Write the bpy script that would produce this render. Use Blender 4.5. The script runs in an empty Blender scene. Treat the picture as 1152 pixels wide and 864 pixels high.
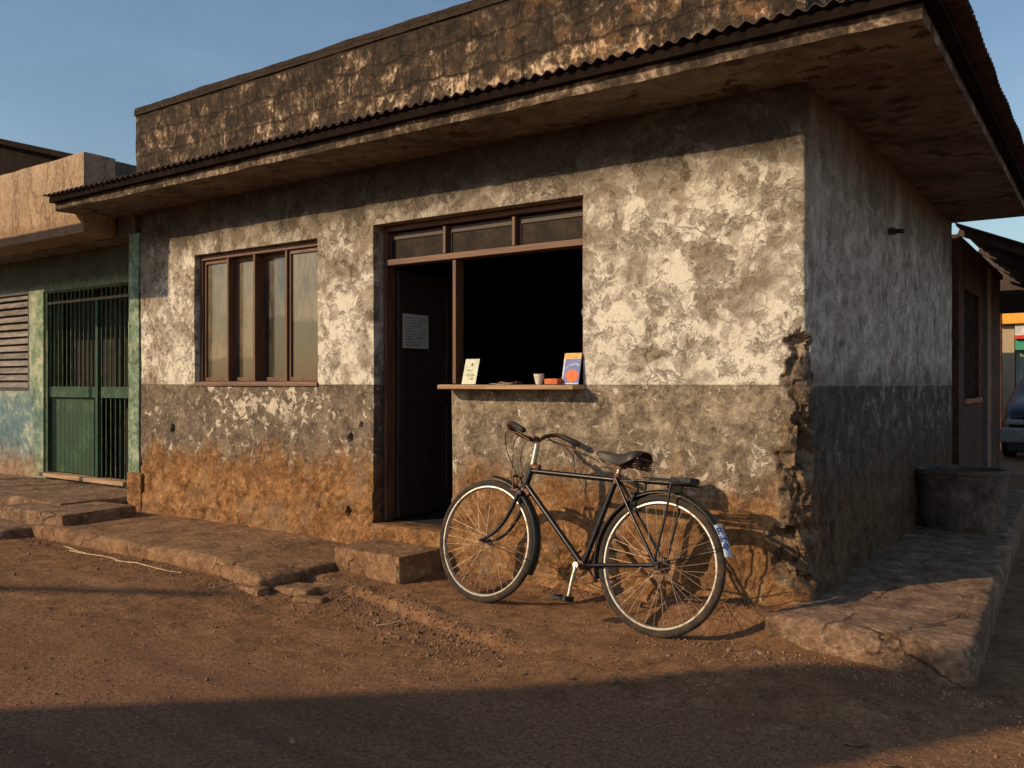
import bpy, bmesh, math, random
import numpy as np
from mathutils import Vector, Matrix, Euler
R = math.radians
random.seed(7)

# ------------------------------------------------------------------ camera, sky, sun, exposure
scn = bpy.context.scene
col = scn.collection
cam_d = bpy.data.cameras.new('camera'); cam = bpy.data.objects.new('camera', cam_d); col.objects.link(cam)
CAMX, CAMY, CAMZ, YAW, FPX, HY = 1.271, -4.348, 1.2, 35.033, 972.755, 431.695
cam.location = (CAMX, CAMY, CAMZ)
cam.rotation_euler = (R(90), 0, R(YAW))
cam_d.sensor_width = 36; cam_d.lens = FPX / 1152 * 36
cam_d.shift_y = (HY - 432) / 1152
cam_d.clip_start = 0.05; cam_d.clip_end = 2000
scn.camera = cam
SUN = Vector((0.65, 1.0, -0.56)).normalized()            # direction the light travels
elev = math.asin(-SUN.z)
w = bpy.data.worlds.new('World'); scn.world = w; w.use_nodes = True
wn = w.node_tree; bg = wn.nodes['Background']
sky = wn.nodes.new('ShaderNodeTexSky'); sky.sky_type = 'NISHITA'; sky.sun_disc = False
sky.sun_elevation = elev
sky.sun_rotation = math.atan2(-SUN.x, -SUN.y)
sky.air_density = 1.35; sky.dust_density = 1.0; sky.ozone_density = 2.6; sky.altitude = 300
stc = wn.nodes.new('ShaderNodeTexCoord'); smp = wn.nodes.new('ShaderNodeMapping'); smp.inputs['Scale'].default_value = (1, 1, 3.5)
cno = wn.nodes.new('ShaderNodeTexNoise'); cno.inputs['Scale'].default_value = 2.3; cno.inputs['Detail'].default_value = 7; cno.inputs['Roughness'].default_value = .55
crp = wn.nodes.new('ShaderNodeMapRange'); crp.inputs[1].default_value = .46; crp.inputs[2].default_value = .72; crp.inputs[3].default_value = 0; crp.inputs[4].default_value = .07
cmx = wn.nodes.new('ShaderNodeMix'); cmx.data_type = 'RGBA'; cmx.inputs[7].default_value = (6.0, 8.3, 11.0, 1)      # thin high haze cloud
wn.links.new(stc.outputs['Generated'], smp.inputs[0]); wn.links.new(smp.outputs[0], cno.inputs['Vector']); wn.links.new(cno.outputs[0], crp.inputs[0])
wn.links.new(crp.outputs[0], cmx.inputs[0]); wn.links.new(sky.outputs[0], cmx.inputs[6]); wn.links.new(cmx.outputs[2], bg.inputs[0]); bg.inputs[1].default_value = 0.13
sl = bpy.data.lights.new('sun', 'SUN'); so = bpy.data.objects.new('sun', sl); col.objects.link(so)
sl.energy = 4.8; sl.angle = R(0.6); sl.color = (1.0, 0.73, 0.45)
so.rotation_euler = SUN.to_track_quat('-Z', 'Y').to_euler(); so.location = (-6, -10, 8)
scn.view_settings.view_transform = 'Standard'; scn.view_settings.look = 'None'
scn.view_settings.exposure = -0.16; scn.view_settings.gamma = 1
scn.render.engine = 'CYCLES'
scn.cycles.max_bounces = 6; scn.cycles.diffuse_bounces = 2; scn.cycles.glossy_bounces = 3
scn.cycles.use_denoising = True
scn.cycles.sample_clamp_indirect = 5

# ------------------------------------------------------------------ numpy noise
def _h(ix, iy, iz, s):
    n = (ix * 374761393 + iy * 668265263 + iz * 2147483647 + s * 1274126177) & 0xffffffff
    n = ((n ^ (n >> 13)) * 1274126177) & 0xffffffff
    n = ((n ^ (n >> 16)) * 2246822519) & 0xffffffff
    return ((n ^ (n >> 15)) & 0xffff) / 65535.0
def vnoise(x, y, z, s=0):
    x, y, z = [np.asarray(a, float) for a in np.broadcast_arrays(x, y, z)]
    ix, iy, iz = [np.floor(a).astype(np.int64) for a in (x, y, z)]
    fx, fy, fz = x - ix, y - iy, z - iz
    fx, fy, fz = [f * f * (3 - 2 * f) for f in (fx, fy, fz)]
    r = 0
    for a in (0, 1):
        for b in (0, 1):
            for c in (0, 1):
                wt = (fx if a else 1 - fx) * (fy if b else 1 - fy) * (fz if c else 1 - fz)
                r = r + wt * _h(ix + a, iy + b, iz + c, s)
    return r * 2 - 1
def fbm(x, y, z, sc, o=4, s=0, g=0.5):
    r = 0; a = 1.0; t = 0
    for i in range(o):
        r = r + a * vnoise(x * sc, y * sc, z * sc, s + i); t += a; a *= g; sc *= 2.03
    return r / t
def sst(v, a, b):
    t = np.clip((v - a) / (b - a), 0, 1); return t * t * (3 - 2 * t)

# ------------------------------------------------------------------ materials
class M:
    def __init__(s, name, vec='Object'):
        s.mat = bpy.data.materials.new(name); s.mat.use_nodes = True
        s.nt = s.mat.node_tree; s.b = s.nt.nodes['Principled BSDF']
        tc = s.nt.nodes.new('ShaderNodeTexCoord'); s.P = tc.outputs[vec]; s.tc = tc
        s.b.inputs['Roughness'].default_value = 0.9
    def N(s, t, **props):
        n = s.nt.nodes.new(t)
        for k, v in props.items(): setattr(n, k, v)
        return n
    def put(s, sock, v):
        if isinstance(v, bpy.types.NodeSocket): s.nt.links.new(v, sock)
        elif isinstance(v, tuple) and len(v) == 3 and sock.type == 'RGBA': sock.default_value = (*v, 1)
        else: sock.default_value = v
    def noise(s, sc, det=6, rough=.6, dist=0, vec=None):
        n = s.N('ShaderNodeTexNoise'); s.put(n.inputs['Vector'], vec or s.P)
        n.inputs['Scale'].default_value = sc; n.inputs['Detail'].default_value = det
        n.inputs['Roughness'].default_value = rough; n.inputs['Distortion'].default_value = dist
        return n.outputs['Fac']
    def ncol(s, sc, det=3, vec=None):
        n = s.N('ShaderNodeTexNoise'); s.put(n.inputs['Vector'], vec or s.P)
        n.inputs['Scale'].default_value = sc; n.inputs['Detail'].default_value = det
        return n.outputs['Color']
    def vor(s, sc, feature='F1', out='Distance', vec=None, rnd=1):
        n = s.N('ShaderNodeTexVoronoi', feature=feature); s.put(n.inputs['Vector'], vec or s.P)
        n.inputs['Scale'].default_value = sc; n.inputs['Randomness'].default_value = rnd
        return n.outputs[out]
    def ramp(s, f, stops, interp='LINEAR'):
        n = s.N('ShaderNodeValToRGB'); s.put(n.inputs[0], f); cr = n.color_ramp; cr.interpolation = interp
        while len(cr.elements) < len(stops): cr.elements.new(0.5)
        for e, (p, c) in zip(cr.elements, stops):
            e.position = p; e.color = (*c, 1) if isinstance(c, tuple) else (c, c, c, 1)
        return n.outputs[0]
    def mix(s, f, a, b, mode='MIX'):
        n = s.N('ShaderNodeMix', data_type='RGBA', blend_type=mode); n.clamp_factor = True
        s.put(n.inputs[0], f); s.put(n.inputs[6], a); s.put(n.inputs[7], b); return n.outputs[2]
    def m(s, op, a, b=None, c=None, clamp=False):
        n = s.N('ShaderNodeMath', operation=op); n.use_clamp = clamp; s.put(n.inputs[0], a)
        if b is not None: s.put(n.inputs[1], b)
        if c is not None: s.put(n.inputs[2], c)
        return n.outputs[0]
    def ss(s, f, a, b, lo=0., hi=1.):
        n = s.N('ShaderNodeMapRange', interpolation_type='SMOOTHSTEP'); s.put(n.inputs[0], f)
        n.inputs[1].default_value = a; n.inputs[2].default_value = b
        n.inputs[3].default_value = lo; n.inputs[4].default_value = hi; return n.outputs[0]
    def xyz(s, v=None):
        n = s.N('ShaderNodeSeparateXYZ'); s.put(n.inputs[0], v or s.P); return n.outputs
    def comb(s, x, y, z):
        n = s.N('ShaderNodeCombineXYZ')
        for i, v in enumerate((x, y, z)): s.put(n.inputs[i], v)
        return n.outputs[0]
    def vm(s, op, a, b):
        n = s.N('ShaderNodeVectorMath', operation=op); s.put(n.inputs[0], a)
        if op == 'SCALE': s.put(n.inputs['Scale'], b)
        else: s.put(n.inputs[1], b)
        return n.outputs[0]
    def sca(s, v3, vec=None): return s.vm('MULTIPLY', vec or s.P, v3)
    def warp(s, amt, sc, vec=None):
        c = s.vm('SUBTRACT', s.ncol(sc, 4, vec), (.5, .5, .5)); return s.vm('ADD', vec or s.P, s.vm('SCALE', c, amt))
    def out(s, color, rough=.9, h=None, strength=.5, dist=.01, spec=None, metal=None):
        s.put(s.b.inputs['Base Color'], color); s.put(s.b.inputs['Roughness'], rough)
        if spec is not None: s.b.inputs['Specular IOR Level'].default_value = spec
        if metal is not None: s.put(s.b.inputs['Metallic'], metal)
        if h is not None:
            n = s.N('ShaderNodeBump'); s.put(n.inputs['Height'], h); n.inputs['Strength'].default_value = strength
            n.inputs['Distance'].default_value = dist; s.nt.links.new(n.outputs[0], s.b.inputs['Normal'])
        return s.mat

def mat_wall():
    g = M('weathered_plaster')
    X, Yc, Z = g.xyz()
    wv = g.warp(.35, 3.0); wv2 = g.warp(.09, 11.0)
    n1 = g.noise(2.4, 9, .66, vec=wv); n2 = g.noise(8, 9, .72, vec=wv2); n3 = g.noise(34, 7, .76); n4 = g.noise(110, 4, .7)
    cell = g.vor(5.5, out='Color', vec=wv); cs = g.xyz(cell)[0]
    cell2 = g.vor(15, out='Color', vec=wv2); cs2 = g.xyz(cell2)[1]
    a = g.m('ADD', g.m('MULTIPLY', n1, .62), g.m('MULTIPLY', n2, .38))
    a = g.m('ADD', a, g.m('MULTIPLY', g.m('SUBTRACT', cs, .5), .10))
    a = g.m('ADD', a, g.m('MULTIPLY', g.m('SUBTRACT', cs2, .5), .07))
    a = g.m('ADD', a, g.ss(Z, 2.5, 1.25, -.01, .055)); a = g.m('ADD', a, g.m('MULTIPLY', g.m('SUBTRACT', g.noise(.8, 3), .5), .28))
    n5 = g.noise(22, 9, .78, .3, vec=wv2)
    lost = g.ss(g.m('ADD', g.m('MULTIPLY', g.noise(5.2, 10, .76, .4, vec=wv2), .7), g.m('MULTIPLY', n1, .3)), .522, .536)      # paint skin lost, sharp edged
    a = g.m('ADD', a, g.m('MULTIPLY', g.m('SUBTRACT', n5, .5), .30)); a = g.m('SUBTRACT', a, g.m('MULTIPLY', g.m('SUBTRACT', lost, .4), .075))
    up = g.ramp(a, [(.35, (.15, .115, .08)), (.42, (.28, .23, .17)), (.48, (.42, .36, .28)), (.53, (.54, .485, .395)), (.61, (.74, .70, .60))])
    up = g.mix(g.ss(n3, .56, .68), up, g.mix(.5, up, (.20, .14, .09)))
    soot_shade = g.ss(g.m('ADD', Z, g.m('MULTIPLY', n1, .5)), 2.46, 2.76)  # under-eave shade painted into the plaster colour, over a slight soot stain
    up = g.mix(g.m('MULTIPLY', soot_shade, .9), up, (.05, .034, .024))
    # cracks in the paint
    cr = g.vor(1.3, 'DISTANCE_TO_EDGE', vec=g.warp(.5, 4.0)); crm = g.ss(g.noise(1.1, 2), .5, .62)
    crack = g.m('MULTIPLY', g.ss(cr, .0, .010, 1, 0), crm)
    cr2 = g.vor(6.5, 'DISTANCE_TO_EDGE', vec=g.warp(.22, 9.0)); c2 = g.m('MULTIPLY', g.ss(cr2, .0, .02, 1, 0), g.ss(n1, .46, .6))
    up = g.mix(g.m('MULTIPLY', crack, .45), up, (.10, .07, .05)); up = g.mix(g.m('MULTIPLY', c2, .25), up, (.15, .11, .075))
    # dado
    b = g.m('ADD', g.m('MULTIPLY', n2, .6), g.m('MULTIPLY', n3, .4))
    dl = g.ramp(b, [(.36, (.07, .055, .045)), (.47, (.16, .125, .095)), (.57, (.28, .225, .165)), (.68, (.42, .34, .25))])
    dr = g.ramp(b, [(.38, (.105, .08, .055)), (.46, (.22, .175, .125)), (.54, (.35, .29, .21)), (.64, (.58, .50, .38))])
    dado = g.mix(g.ss(X, -2.5, -2.2), dl, dr)
    # cream flakes still clinging to the dado, thickest below the window
    fx = g.m('MULTIPLY', g.ss(X, -5.0, -4.3), g.ss(X, -3.3, -3.7)); fz = g.m('MULTIPLY', g.ss(Z, .78, .98), g.ss(Z, 1.22, 1.15))
    fl = g.noise(11, 8, .75, .6, vec=wv2)
    fth = g.m('ADD', fl, g.m('MULTIPLY', g.m('MULTIPLY', fx, fz), .085)); fth = g.m('ADD', fth, g.m('MULTIPLY', g.m('SUBTRACT', n5, .5), .35)); fth = g.m('ADD', fth, g.m('MULTIPLY', g.m('MULTIPLY', g.ss(Z, .45, .6), g.ss(Z, .85, .7)), .025))
    flake = g.ss(fth, .575, .60)
    dado = g.mix(flake, dado, g.mix(n3, (.50, .43, .33), (.80, .73, .60)))
    edge = g.m('ADD', Z, g.m('MULTIPLY', g.m('SUBTRACT', n3, .5), .012))
    isd = g.ss(edge, 1.196, 1.190)
    front = g.mix(isd, up, dado)
    line = g.m('MULTIPLY', g.ss(edge, 1.184, 1.190), g.ss(edge, 1.20, 1.194))
    front = g.mix(g.m('MULTIPLY', line, .35), front, (.05, .04, .03))
    # mud splash
    sz = g.m('ADD', Z, g.m('MULTIPLY', g.m('SUBTRACT', g.noise(3.2, 8, .7, vec=g.sca((1, 1, .55))), .5), .9))
    soilc = g.ramp(g.m('ADD', g.m('MULTIPLY', b, .6), g.m('MULTIPLY', n5, .4)), [(.38, (.085, .042, .018)), (.46, (.22, .108, .042)), (.53, (.37, .19, .078)), (.62, (.60, .40, .21))])
    soilc = g.mix(g.ss(n1, .52, .62, 0, .6), soilc, g.mix(n3, (.16, .09, .045), (.42, .30, .19)))
    front = g.mix(g.ss(sz, .80, .50, 0, .97), front, soilc)
    # side wall (x = 0)
    st = g.noise(6, 9, .78, vec=g.sca((1, .42, .7), g.warp(.2, 4))); st2 = g.noise(3, 6, .7, vec=g.sca((1, 1, .3)))
    su = g.ramp(g.m('ADD', g.m('MULTIPLY', st, .5), g.m('MULTIPLY', n2, .5)), [(.38, (.24, .19, .145)), (.47, (.44, .385, .32)), (.56, (.66, .60, .52))])
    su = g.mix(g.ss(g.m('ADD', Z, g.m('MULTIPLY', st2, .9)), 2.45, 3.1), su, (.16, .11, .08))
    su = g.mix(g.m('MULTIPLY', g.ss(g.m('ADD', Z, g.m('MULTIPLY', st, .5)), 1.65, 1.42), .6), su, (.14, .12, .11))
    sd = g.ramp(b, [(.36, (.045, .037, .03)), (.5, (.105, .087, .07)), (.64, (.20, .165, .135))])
    stf = g.noise(11, 9, .8, vec=g.sca((1, .5, .65), g.warp(.15, 5)))
    stf = g.m('ADD', stf, g.m('MULTIPLY', g.m('MULTIPLY', g.ss(Yc, .6, 1.6), g.ss(Z, .7, .95)), .06))
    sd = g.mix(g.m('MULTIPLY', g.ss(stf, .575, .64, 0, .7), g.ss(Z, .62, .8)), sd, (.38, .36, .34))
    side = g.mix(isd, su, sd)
    side = g.mix(g.m('MULTIPLY', g.m('MULTIPLY', g.ss(edge, 1.182, 1.188), g.ss(edge, 1.20, 1.194)), .6), side, (.33, .31, .28))
    side = g.mix(g.ss(sz, .85, .45), side, g.ramp(b, [(.38, (.07, .04, .022)), (.5, (.14, .08, .042)), (.64, (.24, .14, .075))]))
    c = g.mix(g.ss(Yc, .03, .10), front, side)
    dm = g.N('ShaderNodeAttribute', attribute_name='damage').outputs['Fac']
    dcol = g.ramp(b, [(.38, (.06, .04, .026)), (.48, (.17, .115, .07)), (.60, (.36, .25, .15))])
    c = g.mix(g.ss(g.m('ADD', dm, g.m('MULTIPLY', g.m('SUBTRACT', n3, .5), .5)), .3, .6, 0, .85), c, dcol)
    h = g.m('ADD', g.m('MULTIPLY', g.ss(a, .40, .60), .55), g.m('MULTIPLY', n3, .55))
    h = g.m('ADD', h, g.m('MULTIPLY', n4, .16))
    h = g.m('ADD', h, g.m('MULTIPLY', g.m('ADD', flake, 0), g.m('MULTIPLY', isd, .3)))
    h = g.m('SUBTRACT', h, g.m('MULTIPLY', crack, .5)); h = g.m('SUBTRACT', h, g.m('MULTIPLY', c2, .2))
    low = g.m('MULTIPLY', g.ss(Z, 1.19, .6), g.m('MULTIPLY', n2, 1.8))
    h = g.m('ADD', h, low); h = g.m('SUBTRACT', h, g.m('MULTIPLY', g.m('MULTIPLY', lost, g.m('SUBTRACT', 1, isd)), .35)); h = g.m('ADD', h, g.m('MULTIPLY', n5, .5))
    return g.out(c, .93, h, .9, .017, spec=.2)

def mat_blocks():
    g = M('parapet_blocks')
    X, Yc, Z = g.xyz()
    wv = g.warp(.09, 7); wx = g.xyz(wv)
    bt = g.N('ShaderNodeTexBrick'); bt.offset = .5
    g.put(bt.inputs['Vector'], g.comb(g.m('ADD', wx[0], wx[1]), wx[2], 0.))
    bt.inputs['Scale'].default_value = 1; bt.inputs['Brick Width'].default_value = .42; bt.inputs['Row Height'].default_value = .2
    bt.inputs['Mortar Size'].default_value = .012; bt.inputs['Mortar Smooth'].default_value = .4
    bt.inputs['Color1'].default_value = (0, 0, 0, 1); bt.inputs['Color2'].default_value = (1, 1, 1, 1); bt.inputs['Mortar'].default_value = (.5, .5, .5, 1)
    bf = bt.outputs['Fac']; bc = g.xyz(bt.outputs['Color'])[0]
    n1 = g.noise(4, 9, .72, vec=g.warp(.25, 5)); n2 = g.noise(21, 9, .78, vec=g.sca((1, 1, .65), g.warp(.05, 12))); n3 = g.noise(60, 4, .6)
    a = g.m('ADD', g.m('MULTIPLY', n1, .30), g.m('MULTIPLY', n2, .70)); cc = g.xyz(g.vor(9, out='Color', vec=g.warp(.12, 8)))[0]
    a = g.m('ADD', a, g.m('MULTIPLY', g.m('SUBTRACT', cc, .5), .10))
    a = g.m('ADD', a, g.m('MULTIPLY', g.m('SUBTRACT', bc, .5), .05))
    a = g.m('SUBTRACT', a, g.ss(Z, 3.0, 3.6, -.03, .04))
    c = g.ramp(a, [(.41, (.022, .017, .013)), (.48, (.07, .05, .035)), (.53, (.15, .105, .07)), (.575, (.32, .225, .145)), (.64, (.60, .46, .31))])
    c = g.mix(g.m('MULTIPLY', g.m('MULTIPLY', g.ss(X, -2.6, -.3), g.ss(n1, .5, .6)), .55), c, (.46, .24, .10))
    c = g.mix(g.m('MULTIPLY', bf, .62), c, (.03, .022, .016))
    # dark coping course with algae
    c = g.mix(g.ss(g.m('ADD', Z, g.m('MULTIPLY', n2, .04)), 3.565, 3.585, 0, .85), c, (.045, .032, .024))
    h = g.m('ADD', g.m('MULTIPLY', g.ss(a, .45, .62), .8), g.m('MULTIPLY', n3, .3)); h = g.m('SUBTRACT', h, g.m('MULTIPLY', bf, .5))
    return g.out(c, .95, h, .8, .02, spec=.15)

def mat_mottled(name, stops, sc=4, rough=.9, strength=.5, dist=.008, stretch=(1, 1, 1), spec=.3, det=8, fine=60, streak=None, crack=0):
    g = M(name); v = g.sca(stretch, g.warp(.12, 5))
    n1 = g.noise(sc, det, .68, vec=v); n2 = g.noise(sc * 5, 6, .65, vec=v); n3 = g.noise(fine, 4, .6)
    a = g.m('ADD', g.m('MULTIPLY', n1, .6), g.m('MULTIPLY', n2, .4))
    c = g.ramp(a, stops)
    if streak: c = g.mix(g.ss(g.noise(sc * 2, 8, .7, vec=g.sca(streak[0])), *streak[1]), c, streak[2])
    h = g.m('ADD', g.m('MULTIPLY', a, .8), g.m('MULTIPLY', n3, .4))
    if crack:
        k = g.m('MULTIPLY', g.ss(g.vor(crack, 'DISTANCE_TO_EDGE', vec=g.warp(.12, 7)), 0, .009, 1, 0), g.ss(g.noise(2.5, 4), .46, .56))
        c = g.mix(g.m('MULTIPLY', k, .7), c, (.05, .028, .016)); h = g.m('SUBTRACT', h, g.m('MULTIPLY', k, .9)); h = g.m('ADD', h, g.m('MULTIPLY', g.noise(24, 8, .75), 1.1))
        pv = g.vor(60, out='Color'); pm = g.ss(g.xyz(pv)[0], .86, .9); c = g.mix(g.m('MULTIPLY', pm, .5), c, g.mix(g.xyz(pv)[1], (.07, .04, .025), (.5, .36, .24)))
    return g.out(c, rough, h, strength, dist, spec=spec)

def mat_ground():
    g = M('dirt_road'); X, Yc, Z = g.xyz()
    wv = g.warp(.2, 4)
    n1 = g.noise(.9, 9, .65, vec=wv); n2 = g.noise(7, 8, .7); n3 = g.noise(55, 6, .75); n4 = g.noise(230, 3, .7)
    b = g.m('ADD', g.m('MULTIPLY', n2, .45), g.m('MULTIPLY', n3, .55))
    dirt = g.ramp(b, [(.38, (.085, .041, .019)), (.46, (.205, .104, .049)), (.54, (.32, .168, .082)), (.64, (.50, .31, .17))])
    dirt = g.mix(g.ss(n1, .45, .62, 0, .45), dirt, (.24, .125, .06))
    asp = g.ramp(g.m('ADD', g.m('MULTIPLY', n3, .5), g.m('MULTIPLY', n4, .5)), [(.38, (.08, .035, .018)), (.47, (.225, .108, .056)), (.55, (.345, .18, .096)), (.66, (.62, .40, .24))])
    f = g.m('ADD', g.m('SUBTRACT', Yc, g.m('MULTIPLY', X, .22)), g.m('MULTIPLY', g.m('SUBTRACT', g.noise(1.6, 8, .7), .5), 1.2))
    c = g.mix(g.ss(f, -1.1, -1.45), dirt, g.mix(g.ss(n1, .42, .6, 0, .4), asp, dirt))
    tr = g.noise(1.3, 5, .6, vec=g.sca((.25, 2.2, 1), g.warp(.2, 1.5))); c = g.mix(g.ss(tr, .52, .66, 0, .35), c, (.10, .056, .034)); c = g.mix(g.ss(tr, .44, .34, 0, .3), c, (.42, .26, .15))
    peb = g.vor(85, vec=g.warp(.02, 20)); pc = g.vor(85, out='Color', vec=g.warp(.02, 20))
    pm = g.m('MULTIPLY', g.ss(g.xyz(pc)[0], .72, .78), g.ss(peb, .42, .3))
    c = g.mix(g.m('MULTIPLY', pm, .7), c, g.mix(g.xyz(pc)[1], (.08, .045, .03), (.38, .25, .16)))
    h = g.m('ADD', g.m('MULTIPLY', n3, .9), g.m('MULTIPLY', n4, .35)); h = g.m('ADD', h, g.m('MULTIPLY', pm, .35)); h = g.m('ADD', h, g.m('MULTIPLY', n2, .7))
    return g.out(c, .95, h, 1.0, .018, spec=.2)

def mat_simple(name, colr, rough=.5, metal=0, spec=.5, dirt=None, sc=40, bump=0):
    g = M(name)
    n = g.noise(sc, 6, .7)
    d = dirt or tuple(x * .55 for x in colr)
    c = g.mix(g.ss(n, .45, .65), colr, d)
    g.put(g.b.inputs['Metallic'], metal)
    return g.out(c, g.ss(n, .35, .7, rough, min(1, rough + .25)), n if bump else None, bump, .003, spec=spec)

def mat_wood(name, c0, c1, ax=2, rough=.6):
    g = M(name); st = [1., 1., 1.]; st[ax] = .06
    n = g.noise(38, 8, .7, .4, vec=g.sca(tuple(st))); n2 = g.noise(5, 5, .6)
    c = g.mix(g.ss(n, .35, .65), c0, c1); c = g.mix(g.ss(n2, .55, .75, 0, .6), c, tuple(x * .45 for x in c0))
    return g.out(c, rough, n, .4, .003)

WALL = mat_wall(); BLOCKS = mat_blocks(); GROUND = mat_ground()
SOFFIT = mat_mottled('stained_concrete', [(.38, (.07, .052, .04)), (.48, (.135, .108, .085)), (.60, (.22, .18, .145))], 2.2, streak=((1, 1.3, 1), (.55, .60), (.06, .036, .022)))
FASCIA = mat_mottled('slab_edge_concrete', [(.44, (.035, .024, .016)), (.52, (.10, .07, .045)), (.62, (.38, .30, .21))], 5, strength=.8)
TIN = mat_mottled('rusty_tin', [(.38, (.018, .012, .01)), (.5, (.045, .03, .024)), (.64, (.10, .058, .035))], 6, .7, .3)
BAT = mat_mottled('dark_batten', [(.4, (.007, .005, .004)), (.6, (.018, .012, .009))], 6, spec=.05)
SLAB = mat_mottled('dusty_slab', [(.36, (.10, .052, .026)), (.47, (.21, .115, .058)), (.56, (.30, .175, .09)), (.68, (.48, .31, .18))], 5, .95, 1, .016, fine=120, crack=2.2)
SLABG = mat_mottled('grey_slab', [(.38, (.09, .052, .032)), (.48, (.20, .12, .072)), (.56, (.30, .19, .12)), (.66, (.50, .36, .24))], 7, .95, 1, .018, fine=110, crack=.9)
CANOPY = None
WOODF = mat_wood('red_brown_wood', (.085, .038, .02), (.17, .08, .04))
WOODH = mat_wood('red_brown_wood_level', (.09, .042, .022), (.18, .088, .046), 0)
WOODD = mat_wood('dark_door_wood', (.03, .018, .012), (.055, .032, .02))
PLANK = mat_wood('weathered_plank', (.27, .16, .09), (.46, .31, .19), 0, .8)
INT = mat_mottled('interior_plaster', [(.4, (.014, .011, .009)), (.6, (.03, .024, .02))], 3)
GREEN = mat_mottled('green_gate_paint', [(.38, (.025, .045, .02)), (.48, (.010, .045, .022)), (.56, (.018, .078, .037)), (.66, (.14, .10, .05))], 7, .6, .5, .004)
GREEND = mat_mottled('old_green_bars', [(.40, (.02, .045, .025)), (.52, (.05, .10, .05)), (.64, (.22, .17, .09))], 9, .6, .5, .003)
MINT = mat_mottled('mint_plaster', [(.38, (.09, .08, .055)), (.45, (.10, .16, .11)), (.52, (.19, .27, .19)), (.62, (.42, .43, .31))], 6, .9, .7, .008)
def mat_neigh():
    g = M('blue_green_plaster'); X, Yc, Z = g.xyz(); wv = g.warp(.2, 4)
    n = g.noise(4, 9, .7, vec=wv); n2 = g.noise(14, 8, .7)
    a = g.m('ADD', g.m('MULTIPLY', n, .55), g.m('MULTIPLY', n2, .45))
    lo = g.ramp(a, [(.38, (.05, .09, .07)), (.46, (.085, .16, .20)), (.53, (.14, .22, .23)), (.60, (.32, .36, .30)), (.68, (.5, .48, .38))])
    hi = g.ramp(a, [(.38, (.12, .12, .08)), (.48, (.20, .27, .18)), (.6, (.48, .47, .36))])
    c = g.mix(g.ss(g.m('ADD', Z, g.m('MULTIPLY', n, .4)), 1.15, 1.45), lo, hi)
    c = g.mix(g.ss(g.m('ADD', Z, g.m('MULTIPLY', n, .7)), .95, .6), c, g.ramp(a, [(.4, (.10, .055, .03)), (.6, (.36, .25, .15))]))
    c = g.mix(g.ss(g.m('ADD', Z, g.m('MULTIPLY', n, .3)), 2.28, 2.42, 0, .85), c, (.022, .03, .022))  # shade below the canopy, painted as a dark band high on the wall
    c = g.mix(g.m('MULTIPLY', g.ss(X, -8.33, -8.15), g.ss(Z, 2.3, 2.15, 0, .6)), c, g.ramp(a, [(.38, (.05, .11, .06)), (.5, (.16, .26, .16)), (.64, (.5, .5, .38))]))
    return g.out(c, .9, g.m('ADD', a, g.m('MULTIPLY', n2, .6)), .7, .01)
NEIGH = mat_neigh()
def mat_canopy():
    g = M('cracked_tan_render'); n = g.noise(3, 8, .7, vec=g.sca((1, 1, .3))); n2 = g.noise(26, 7, .7)
    v = g.vor(4.2, 'DISTANCE_TO_EDGE', vec=g.sca((1, 1, .28), g.warp(.25, 4)))
    X, Yc, Z = g.xyz()
    cr = g.ss(v, 0, .035, 1, 0)
    c = g.ramp(g.m('ADD', g.m('MULTIPLY', n, .5), g.m('MULTIPLY', n2, .5)), [(.36, (.16, .10, .055)), (.48, (.34, .235, .145)), (.62, (.50, .37, .24))])
    c = g.mix(g.m('MULTIPLY', cr, .55), c, (.12, .075, .045))
    low = g.m('ADD', Z, g.m('MULTIPLY', g.noise(5, 7, .7, vec=g.sca((1, 1, .1))), .35))
    c = g.mix(g.m('MULTIPLY', g.ss(low, 2.87, 2.83), .6), c, (.22, .13, .07))
    return g.out(c, .92, g.m('SUBTRACT', g.m('ADD', n, g.m('MULTIPLY', n2, .5)), g.m('MULTIPLY', cr, .6)), .7, .012)
CANOPY = mat_canopy()
def mat_pane(name, base, dusty, rough=.12, skyline_z=-5.):
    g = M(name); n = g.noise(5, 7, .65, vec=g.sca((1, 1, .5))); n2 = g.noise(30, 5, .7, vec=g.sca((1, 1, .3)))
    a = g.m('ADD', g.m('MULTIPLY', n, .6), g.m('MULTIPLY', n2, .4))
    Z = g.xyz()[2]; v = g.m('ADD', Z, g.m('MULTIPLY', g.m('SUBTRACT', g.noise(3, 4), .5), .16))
    c = g.mix(g.ss(a, .38, .66), base, dusty); c = g.mix(g.ss(v, skyline_z + .02, skyline_z - .02, 0, .72), c, tuple(t * .45 for t in base))  # lower glass darkened: the skyline reflection is painted into the colour
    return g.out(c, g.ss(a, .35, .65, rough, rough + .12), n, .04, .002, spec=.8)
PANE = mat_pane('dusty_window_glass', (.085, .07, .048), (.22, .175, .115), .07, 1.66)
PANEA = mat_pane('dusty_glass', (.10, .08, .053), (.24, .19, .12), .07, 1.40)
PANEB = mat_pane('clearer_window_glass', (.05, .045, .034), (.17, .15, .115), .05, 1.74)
TRANS = mat_mottled('grimy_dark_glass', [(.38, (.010, .007, .0055)), (.5, (.022, .015, .011)), (.62, (.045, .031, .021))], 7, .5, .2, .003, spec=.08)

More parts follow.
